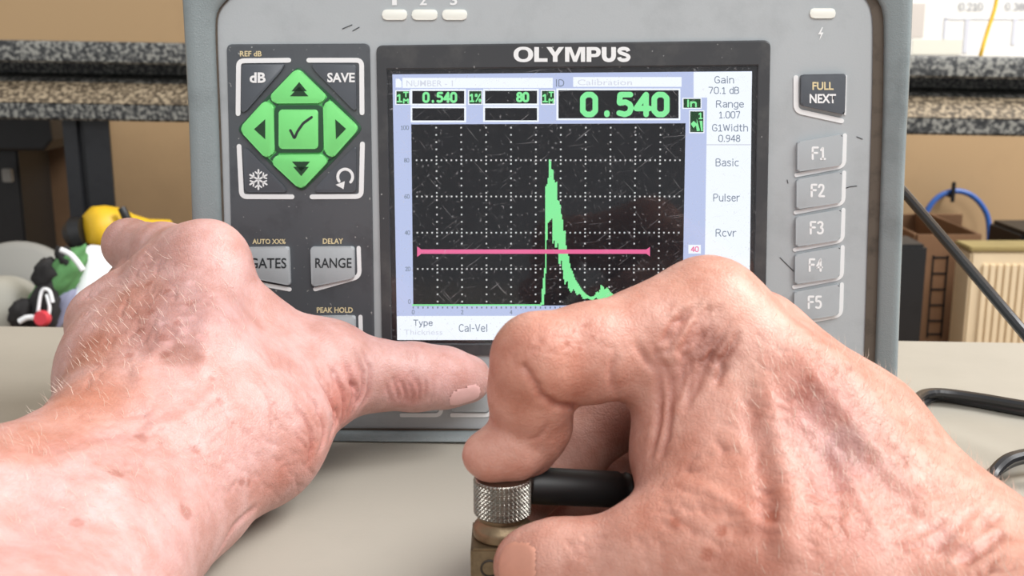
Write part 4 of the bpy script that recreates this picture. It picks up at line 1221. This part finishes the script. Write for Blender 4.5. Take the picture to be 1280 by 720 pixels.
# ---- hand whose thumb presses a key under the screen
palm = [
    ([(140, 560, 282, 17), (0, 655, 245, 19), (-170, 760, 205, 21), (-330, 880, 175, 22)], 8),
    ([(226, 622, 285, 16.5), (112, 735, 238, 18), (-20, 860, 195, 20), (-160, 1010, 165, 20)], 8),
    ([(184, 590, 280, 16), (60, 690, 240, 18)], 8),
    ([(205, 580, 285, 15), (250, 450, 308, 12.5), (259, 324, 328, 11)], 12),     # index metacarpal
    ([(180, 570, 286, 15), (205, 450, 312, 11.5), (212, 348, 332, 10.5)], 12),
    ([(155, 560, 288, 15), (165, 450, 314, 11), (166, 382, 336, 10)], 12),
    ([(135, 555, 290, 14), (132, 470, 316, 10.5), (128, 405, 336, 9.5)], 12),
    ([(225, 600, 290, 17), (318, 548, 312, 17), (405, 478, 340, 12.5)], 12),     # thumb metacarpal
    ([(300, 470, 325, 11), (352, 448, 338, 8)], 14),                             # web
    ([(273, 358, 328, 7), (318, 402, 333, 7), (366, 434, 339, 7.5)], 11),
    ([(255, 540, 300, 16), (330, 480, 325, 11)], 12),
]
fingers = [
    ([(405, 470, 341, 13), (416, 460, 344, 13.5), (468, 469, 350, 11), (518, 471, 355, 10.6), (556, 472, 359, 9.6), (584, 474, 361, 7.9)], 9),
    ([(259, 330, 328, 11), (205, 318, 350, 9.6), (162, 306, 368, 8.2), (176, 308, 386, 7.5), (214, 318, 404, 6.8)], 6),
    ([(212, 352, 332, 10.5), (180, 356, 356, 9.6), (168, 360, 374, 9), (190, 366, 394, 8), (222, 370, 410, 7)], 5),
    ([(166, 384, 336, 10), (156, 396, 356, 9), (160, 404, 372, 8.5), (190, 410, 390, 7.5), (222, 412, 404, 6.8)], 5),
    ([(128, 405, 336, 9.5), (134, 436, 354, 8.2), (146, 446, 366, 7.5), (176, 452, 382, 6.6), (216, 456, 394, 6)], 5),
]
V, Q = grow((palm, fingers)); SL = Skin(V, Q)
print('LEFT', len(V))
# ---- hand holding the transducer
palm = [
    ([(1215, 703, 243, 13.5), (1322, 804, 212, 16), (1520, 930, 172, 22)], 8),
    ([(1190, 745, 232, 14.5), (1300, 860, 200, 18), (1440, 1010, 165, 21)], 8),
    ([(885, 396, 262, 12.5), (1010, 520, 252, 13), (1185, 720, 232, 15)], 12),
    ([(948, 424, 276, 12), (1080, 545, 264, 12.5), (1215, 700, 243, 14)], 12),
    ([(1005, 480, 292, 11), (1110, 590, 276, 12), (1225, 705, 254, 14)], 12),
    ([(1050, 540, 300, 10), (1140, 630, 284, 11.5), (1225, 715, 258, 14)], 12),
    ([(872, 706, 233, 13.5), (985, 730, 228, 17), (1150, 770, 222, 16)], 12),
    ([(866, 565, 252, 11.5), (900, 640, 240, 13.5)], 14),
    ([(870, 470, 257, 12), (866, 565, 252, 11.5)], 12),
    ([(950, 590, 246, 15), (1000, 660, 238, 16)], 12),
    ([(1010, 650, 258, 15), (1090, 700, 250, 15)], 12),
]
fingers = [
    ([(885, 396, 262, 12.5), (815, 424, 257, 12.2), (735, 442, 250, 10.8), (672, 450, 244, 9.9), (664, 490, 249, 9.2), (664, 532, 255, 8.9), (660, 562, 257, 6.4)], 8),
    ([(948, 440, 278, 11.5), (840, 486, 288, 10), (765, 520, 290, 9.2), (715, 570, 283, 8), (632, 640, 271, 6.8)], 5),
    ([(1005, 490, 292, 11), (890, 540, 302, 9.6), (810, 575, 304, 8.8), (752, 620, 296, 7.8), (690, 668, 284, 6.8)], 5),
    ([(1050, 545, 300, 10), (940, 600, 304, 8.5), (880, 640, 300, 7.6), (810, 655, 290, 6.6), (760, 668, 282, 6)], 5),
    ([(880, 705, 233, 13.5), (800, 706, 235, 11.6), (726, 712, 238, 10.4), (690, 708, 239.5, 9.6), (666, 708, 241, 8.6)], 9),
    ([(664, 540, 255.5, 8.6), (638, 560, 252.5, 7.2), (612, 571, 251, 4.9), (604, 568, 251, 4.4)], 6),
]
V, Q = grow((palm, fingers)); SR = Skin(V, Q)
print('RIGHT', len(V))
exec_details = True
# ---- skin detail: folds, tendons, veins, spots, painted light and shade
def fine_wrinkles(S, region, n_, ang, spread, length, width, depth, seed):
    r_ = np.random.default_rng(seed)
    for _ in range(n_):
        cx, cy, rx, ry = region
        x = cx + r_.uniform(-rx, rx); y = cy + r_.uniform(-ry, ry)
        a = ang + r_.normal(0, spread); l = length*r_.uniform(0.6, 1.4)
        dx, dy = math.cos(a)*l/2, math.sin(a)*l/2; b = r_.normal(0, 0.12)*l
        S.crease([(x-dx, y-dy), (x-dy*0+b*math.sin(a), y-b*math.cos(a)), (x+dx, y+dy)], width*r_.uniform(0.8, 1.3), depth*r_.uniform(0.5, 1.3))

def pebble(S, amp=0.07):
    S.disp += amp*0.001*noise3(S.V, 420, 2.0) + 1.6*amp*0.001*noise3(S.V, 160, 9.0) + 2.5*amp*0.001*noise3(S.V, 60, 4.0)
pebble(SL, 0.05); pebble(SR, 0.05)

# hand at the left
for pts in ([(494, 478), (500, 492), (503, 506)], [(503, 474), (510, 492), (512, 509)], [(513, 478), (519, 495), (519, 511)], [(524, 478), (528, 494), (526, 510)], [(535, 476), (537, 490), (533, 506)], [(486, 484), (491, 498), (493, 508)]):
    SL.crease(pts, 0.6, 0.28)
for pts in ([(458, 432), (468, 462), (465, 495), (452, 521)], [(447, 428), (459, 465), (457, 498), (444, 524)], [(432, 440), (446, 475), (446, 505), (436, 532)], [(414, 450), (432, 482), (435, 515), (426, 548)],
            [(398, 462), (419, 498), (424, 530), (414, 560)], [(384, 478), (405, 512), (411, 545), (402, 574)], [(372, 500), (392, 530), (396, 560), (388, 588)], [(440, 470), (452, 490), (450, 512)], [(420, 500), (428, 520), (424, 540)]):
    SL.crease(pts, 0.9, 0.62)
fine_wrinkles(SL, (385, 500, 55, 60), 46, 1.2, 0.35, 26, 0.5, 0.16, 11)
fine_wrinkles(SL, (330, 570, 60, 50), 34, 0.5, 0.5, 26, 0.6, 0.14, 12)
fine_wrinkles(SL, (210, 380, 70, 70), 70, -0.5, 0.6, 16, 0.5, 0.14, 13)
fine_wrinkles(SL, (140, 420, 40, 60), 30, -0.9, 0.4, 18, 0.5, 0.14, 14)
fine_wrinkles(SL, (180, 540, 110, 40), 40, -0.25, 0.25, 34, 0.6, 0.14, 15)
fine_wrinkles(SL, (510, 470, 35, 34), 18, 1.5, 0.3, 18, 0.45, 0.12, 16)
for pts, w, h in (([(130, 560), (200, 535), (260, 500), (300, 455)], 2.2, -0.7), ([(250, 480), (262, 420), (265, 350)], 3.0, -0.8), ([(150, 520), (185, 460), (205, 390)], 2.6, -0.7),
                  ([(60, 600), (130, 600), (200, 590), (270, 560)], 2.4, -0.5), ([(200, 560), (190, 500), (160, 430)], 1.8, -0.45)):
    SL.crease(pts, w, h)
SL.crease([(276, 700), (300, 660), (330, 635)], 1.2, 0.5); SL.crease([(40, 566), (110, 545), (190, 540)], 2.2, 0.35)
SL.patch(225, 375, 15, (0.80, 0.77, 0.77), 0.9, 0.5, 2); SL.patch(165, 370, 9, (0.84, 0.74, 0.67), 0.9, 0.4, 3); SL.patch(130, 420, 11, (0.86, 0.76, 0.69), 0.9, 0.4, 4)
SL.patch(232, 441, 4.5, (0.76, 0.71, 0.67), 0.8, 0.5, 5); SL.patch(190, 425, 6, (0.84, 0.78, 0.76), 0.8, 0.5, 6); SL.patch(110, 480, 12, (0.94, 0.80, 0.70), 1.0, 0.3, 7)  # brown mottling; the last patch paints shade along the hand's left edge
for x, y, r in ((308, 602, 1.3), (236, 638, 2.0), (316, 598, 0.9), (180, 545, 1.6), (150, 590, 1.6), (250, 560, 1.3), (200, 420, 1.3), (170, 410, 1.2), (225, 400, 1.1), (185, 385, 1.2), (240, 375, 1.1), (210, 440, 1.2), (120, 450, 1.2), (96, 650, 1.6), (280, 500, 1.2), (160, 440, 1.3), (205, 360, 1.0), (182, 350, 1.2), (268, 470, 1.0)):
    SL.patch(x, y, r, (0.80, 0.68, 0.64), 0.7, 0.5, x*0.1)
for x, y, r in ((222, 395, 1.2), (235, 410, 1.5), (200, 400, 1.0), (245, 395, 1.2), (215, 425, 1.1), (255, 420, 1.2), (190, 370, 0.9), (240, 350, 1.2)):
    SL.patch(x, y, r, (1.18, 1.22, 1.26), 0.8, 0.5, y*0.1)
SL.patch(440, 500, 9, (1.0, 0.86, 0.84), 0.9, 0.4, 8); SL.patch(510, 495, 6, (1.0, 0.88, 0.88), 0.9, 0.3, 9); SL.patch(575, 470, 9, (1.06, 1.04, 1.06), 0.9, 0.2, 10)  # redness, then a pale patch painting light onto the thumb tip
SL.patch(560, 440, 10, (1.06, 1.06, 1.06), 0.9, 0.2, 10); SL.patch(60, 660, 26, (1.06, 1.09, 1.12), 0.9, 0.2, 11); SL.patch(170, 650, 18, (1.05, 1.08, 1.1), 0.9, 0.2, 12); SL.patch(290, 400, 12, (1.05, 1.06, 1.08), 0.9, 0.2, 13)  # pale patches paint in the light on thumb, forearm and web

for x, y, r in ((405, 545, 8), (372, 585, 8), (430, 505, 7), (340, 615, 8)):
    SL.patch(x, y, r, (0.94, 0.82, 0.77), 1.0, 0.3, x*0.1)  # brown shading painted along the lower boundary of the thumb base
for x, y, r in ((30, 552, 8), (75, 532, 9), (115, 505, 9), (105, 440, 8)):
    SL.patch(x, y, r, (0.92, 0.80, 0.71), 1.0, 0.3, x*0.1)  # shade painted along the upper edge of forearm and hand
# hand at the right
for pts in ([(906, 378), (884, 415), (856, 462), (838, 505)], [(893, 372), (868, 410), (846, 452), (832, 490)], [(920, 392), (898, 430), (868, 478), (850, 515)], [(878, 372), (852, 405), (836, 440)], [(930, 408), (912, 440), (885, 484)], [(862, 380), (842, 404), (828, 428)], [(914, 384), (890, 424), (862, 472), (846, 510)], [(900, 374), (876, 412), (850, 458), (836, 498)]):
    SR.crease(pts, 0.8, 0.5)
for pts in ([(795, 420), (818, 468), (818, 520), (808, 575)], [(815, 420), (833, 478), (830, 530), (818, 580)]):
    SR.crease(pts, 1.0, 0.7)
SR.crease([(652, 462), (672, 492), (700, 510), (726, 514)], 0.9, 0.9, False); SR.crease([(635, 440), (640, 462), (650, 474)], 0.8, 0.25)
SR.crease([(775, 440), (768, 470), (775, 500)], 1.0, 0.4); SR.crease([(690, 528), (680, 548), (662, 556)], 0.8, 0.25)
fine_wrinkles(SR, (870, 430, 40, 50), 40, 2.15, 0.25, 26, 0.5, 0.16, 21)
fine_wrinkles(SR, (1000, 480, 70, 70), 60, 0.9, 0.6, 18, 0.5, 0.14, 22)
fine_wrinkles(SR, (900, 600, 80, 70), 60, 0.2, 0.4, 30, 0.6, 0.14, 23)
fine_wrinkles(SR, (1090, 620, 90, 70), 60, 0.8, 0.5, 24, 0.6, 0.16, 24)
fine_wrinkles(SR, (720, 420, 60, 30), 30, -0.3, 0.8, 10, 0.4, 0.10, 25)
fine_wrinkles(SR, (800, 690, 110, 24), 34, 0.2, 0.5, 20, 0.5, 0.12, 26)
fine_wrinkles(SR, (1200, 680, 50, 35), 24, -0.6, 0.3, 30, 0.8, 0.25, 27)
for pts, w, h in (([(945, 440), (962, 520), (980, 600), (985, 700)], 2.6, -1.0), ([(925, 470), (940, 540), (955, 620), (955, 710)], 2.2, 0.5), ([(985, 430), (1050, 500), (1120, 590), (1190, 660)], 2.4, -0.8),
                  ([(1010, 520), (1070, 600), (1110, 690)], 2.2, -0.6), ([(1000, 480), (1040, 560), (1050, 640)], 3.0, 0.6), ([(860, 600), (930, 640), (1010, 700)], 2.0, -0.5),
                  ([(1190, 700), (1225, 680), (1262, 660)], 1.4, 0.7), ([(1150, 690), (1200, 650), (1230, 630)], 1.2, 0.4)):
    SR.crease(pts, w, h)
SR.patch(898, 432, 4.5, (0.66, 0.58, 0.56), 1.0, 0.5, 2); SR.patch(1050, 555, 13, (0.88, 0.84, 0.88), 1.0, 0.4, 3); SR.patch(1060, 560, 5, (0.80, 0.80, 0.84), 1.0, 0.5, 4)
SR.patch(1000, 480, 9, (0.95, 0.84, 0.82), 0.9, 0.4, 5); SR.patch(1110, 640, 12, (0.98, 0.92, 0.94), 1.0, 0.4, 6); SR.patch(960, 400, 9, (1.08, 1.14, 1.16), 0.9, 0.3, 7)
SR.patch(900, 360, 10, (1.08, 1.10, 1.08), 0.9, 0.3, 8); SR.patch(1120, 540, 16, (1.06, 1.12, 1.14), 0.9, 0.3, 9); SR.patch(930, 470, 5, (1.08, 1.16, 1.18), 0.9, 0.4, 10); SR.patch(1200, 620, 15, (1.06, 1.12, 1.14), 0.9, 0.3, 11)  # pale patches put the light on the hand's top into the colour
SR.patch(650, 480, 14, (1.0, 0.90, 0.84), 0.9, 0.2, 12); SR.patch(860, 620, 16, (1.02, 0.96, 0.92), 0.9, 0.3, 13); SR.patch(990, 700, 14, (0.92, 0.82, 0.78), 1.0, 0.4, 14)  # first patch paints the shaded side of the index finger darker
for x, y, r in ((1002, 486, 1.8), (1010, 470, 1.0), (960, 640, 1.6), (1060, 520, 1.4), (900, 660, 1.2), (1020, 620, 1.6), (1090, 570, 1.2), (1150, 610, 1.6), (720, 410, 0.7), (735, 402, 0.6), (712, 424, 0.6), (728, 430, 0.6), (745, 418, 0.6), (840, 650, 1.2), (880, 690, 1.4), (1130, 680, 1.8)):
    SR.patch(x, y, r, (0.82, 0.66, 0.60), 0.7, 0.5, x*0.1)
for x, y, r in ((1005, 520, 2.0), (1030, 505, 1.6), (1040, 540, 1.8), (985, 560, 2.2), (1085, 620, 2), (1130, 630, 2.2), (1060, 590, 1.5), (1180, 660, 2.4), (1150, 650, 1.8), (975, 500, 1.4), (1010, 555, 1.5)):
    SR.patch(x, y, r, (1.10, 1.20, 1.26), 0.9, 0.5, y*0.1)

hand_l = finish('hand', SL, M_SKIN_L)
tag(hand_l, 'bare hand with outstretched thumb pressing a key under the screen', 'hand')
nail(SL, 585, 500, (604, 494), 5.6, 3.6, M_NAIL, hand_l, 0.0003)
hairs(SL, ((200, 380, 22, 160), (140, 450, 18, 80), (160, 560, 20, 110), (60, 620, 20, 100)), 0, M_HAIR, hand_l, (-0.5, 0.1, 0.5), 3)
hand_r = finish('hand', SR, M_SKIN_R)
tag(hand_r, 'bare hand with bent index finger pressing the knurled transducer onto the block', 'hand')
nail(SR, 640, 706, (626, 705), 5.2, 5.2, M_NAIL2, hand_r)
hairs(SR, ((1080, 490, 20, 360), (1160, 580, 22, 420), (1230, 640, 20, 360), (1060, 580, 22, 320), (1150, 690, 22, 260)), 0, M_HAIR, hand_r, (-0.2, 0.15, 0.6), 4)

# ------------------------------------------------------------------ test block, transducer, cable
M_STEEL = mat('worn_steel', (168, 162, 152), 0.34, 1.0, var=0.35, vscale=300)
M_BRASS = mat('dull_brass', (132, 114, 90), 0.45, 0.8, var=0.4, vscale=220, bump=0.1, bscale=900)
M_ETCH = mat('etched_mark', (50, 42, 34), 0.6)
ax0 = at(628, 690, 0.256)
zt = at(600, 687, 0.2488).z
fy = at(600, 687, 0.2488).y
bx0, bx1 = at(588, 700, 0.2488).x, at(700, 700, 0.2488).x
blk = empty('test_block', ((bx0+bx1)/2, fy+0.008, 0)); KI = Matrix.Translation((-(bx0+bx1)/2, -fy-0.008, 0))
tag(blk, 'small dull brass test block on the bench under the transducer', 'block')
bm = bmesh.new(); bm_box(bm, ((bx0+bx1)/2, fy+0.008, zt/2), (bx1-bx0, 0.016, zt), bevel=0.0005)
o = make('body', bm, M_BRASS, blk, True, 30); o.matrix_parent_inverse = KI
cm = at(612, 714, 0.2485)
bm = bmesh.new()
ring = [Vector((cm.x+0.0019*math.cos(t), fy-0.00012, cm.z+0.0019*math.sin(t))) for t in np.linspace(0.6, 5.7, 26)]
bm_tube(bm, ring, 0.00024, 6)
o = make('stamped_mark', bm, M_ETCH, blk, True); o.matrix_parent_inverse = KI

tc_ = Vector((ax0.x, fy+0.0072, zt))
trd = empty('transducer', tc_); TI2 = Matrix.Translation(-tc_)
tag(trd, 'knurled steel ultrasonic transducer standing on the brass test block', 'transducer')
Mx = Matrix.Translation(tc_)
bm = bmesh.new(); bm_lathe(bm, [(0, 0), (0.0060, 0), (0.0066, 0.0006), (0.0067, 0.0020), (0.0064, 0.0030), (0.0056, 0.0036), (0.0054, 0.0044), (0.0058, 0.0050), (0.0058, 0.0056), (0, 0.0056)], 48, Mx)
o = make('base', bm, M_BRASS, trd, True, 40); o.matrix_parent_inverse = TI2
def axis_z(py, d=0.2495): return at(628, py, d).z
k0, k1 = 0.0056, at(628, 590, 0.256).z - zt
bm = bmesh.new()
NA, NZ, ND = 280, 80, 40; rk = 0.0065; rows = []
for j in range(NZ+1):
    z = k0 + (k1-k0)*j/NZ; row = []
    for i in range(NA):
        u = i*ND/NA; v = (k1-k0)*j/NZ/0.00102
        p = abs(((u+v) % 1)-0.5)*2; q = abs(((u-v) % 1)-0.5)*2
        e_ = min(1, j/3, (NZ-j)/3)
        r = rk - 0.0005 + 0.0006*min(p, q, 0.8)*e_ + 0.0001*e_
        a = 2*math.pi*i/NA
        row.append(bm.verts.new(tc_ + Vector((r*math.cos(a), r*math.sin(a), z))))
    rows.append(row)
for A, B in zip(rows[:-1], rows[1:]):
    for i in range(NA): bm.faces.new((A[i], A[(i+1) % NA], B[(i+1) % NA], B[i]))
bm.faces.new(rows[-1]); bm.faces.new(list(reversed(rows[0])))
o = make('knurled_collar', bm, mat('knurl_steel', (160, 156, 148), 0.28, 1.0, var=0.3, vscale=400), trd, True, 20); o.matrix_parent_inverse = TI2

b0 = at(650, 606, 0.2575); b1 = at(793, 613, 0.266)
u = (b1-b0).normalized(); Ln = (b1-b0).length
cb = empty('probe_cable', b1); CI2 = Matrix.Translation(-b1)
tag(cb, 'black cable from the instrument, coiled on the bench and plugged into the transducer', 'cable')
Mb = disc_frame(b0, u)
bm = bmesh.new(); bm_lathe(bm, [(0, 0.002), (0.0040, 0.002), (0.0043, 0.003), (0.0043, Ln*0.84), (0.0039, Ln*0.86), (0.0039, Ln*0.9), (0.0042, Ln*0.92), (0.0036, Ln*0.99), (0.0020, Ln+0.002), (0, Ln+0.002)], 28, Mb)
o = make('connector_boot', bm, M_BLACK, cb, True, 35); o.matrix_parent_inverse = CI2
r = 0.0019
pts = [b1, b1+u*0.008, at(860, 628, 0.277), at(930, 648, 0.289), at_z(1010, 655, 0.004), at_z(1100, 650, r), at_z(1180, 640, r)]
for k_, (dz, s) in enumerate(((r, 1.0), (r*3.0, 0.93), (r*5.0, 1.02))):
    for t in np.linspace(2.2, -3.2 if k_ < 2 else 0.2, 9 if k_ < 2 else 4):
        pts.append(at_z(1305 + 72*s*math.cos(t), 596 - 34*s*math.sin(t) + 6, dz))
pts += [at_z(1400, 560, r*3), at_z(1390, 532, r), at_z(1330, 522, r), at_z(1280, 514, r), at_z(1220, 503, r), at_z(1172, 496, r), at_z(1153, 505, r), at_z(1147, 522, r), at_z(1128, 546, r),
        at_z(1115, 556, r), at_z(1112, 545, r*3), at_z(1128, 522, r*3.2), at_z(1145, 499, r*3.0), at_z(1168, 491, r*2.4), at_z(1222, 497, r*2.2), at_z(1282, 507, r*2.2), at_z(1350, 515, r*2.2),
        at_z(1420, 520, 0.006), at(1440, 560, 0.335), at(1385, 540, 0.342), at(1280, 416, 0.370), at(1200, 322, 0.403), at(1128, 238, 0.440), at(1090, 195, 0.458)]
bm = bmesh.new(); bm_tube(bm, spline(pts, 7), r, 10)
o = make('cable', bm, M_CABLE, cb, True); o.matrix_parent_inverse = CI2
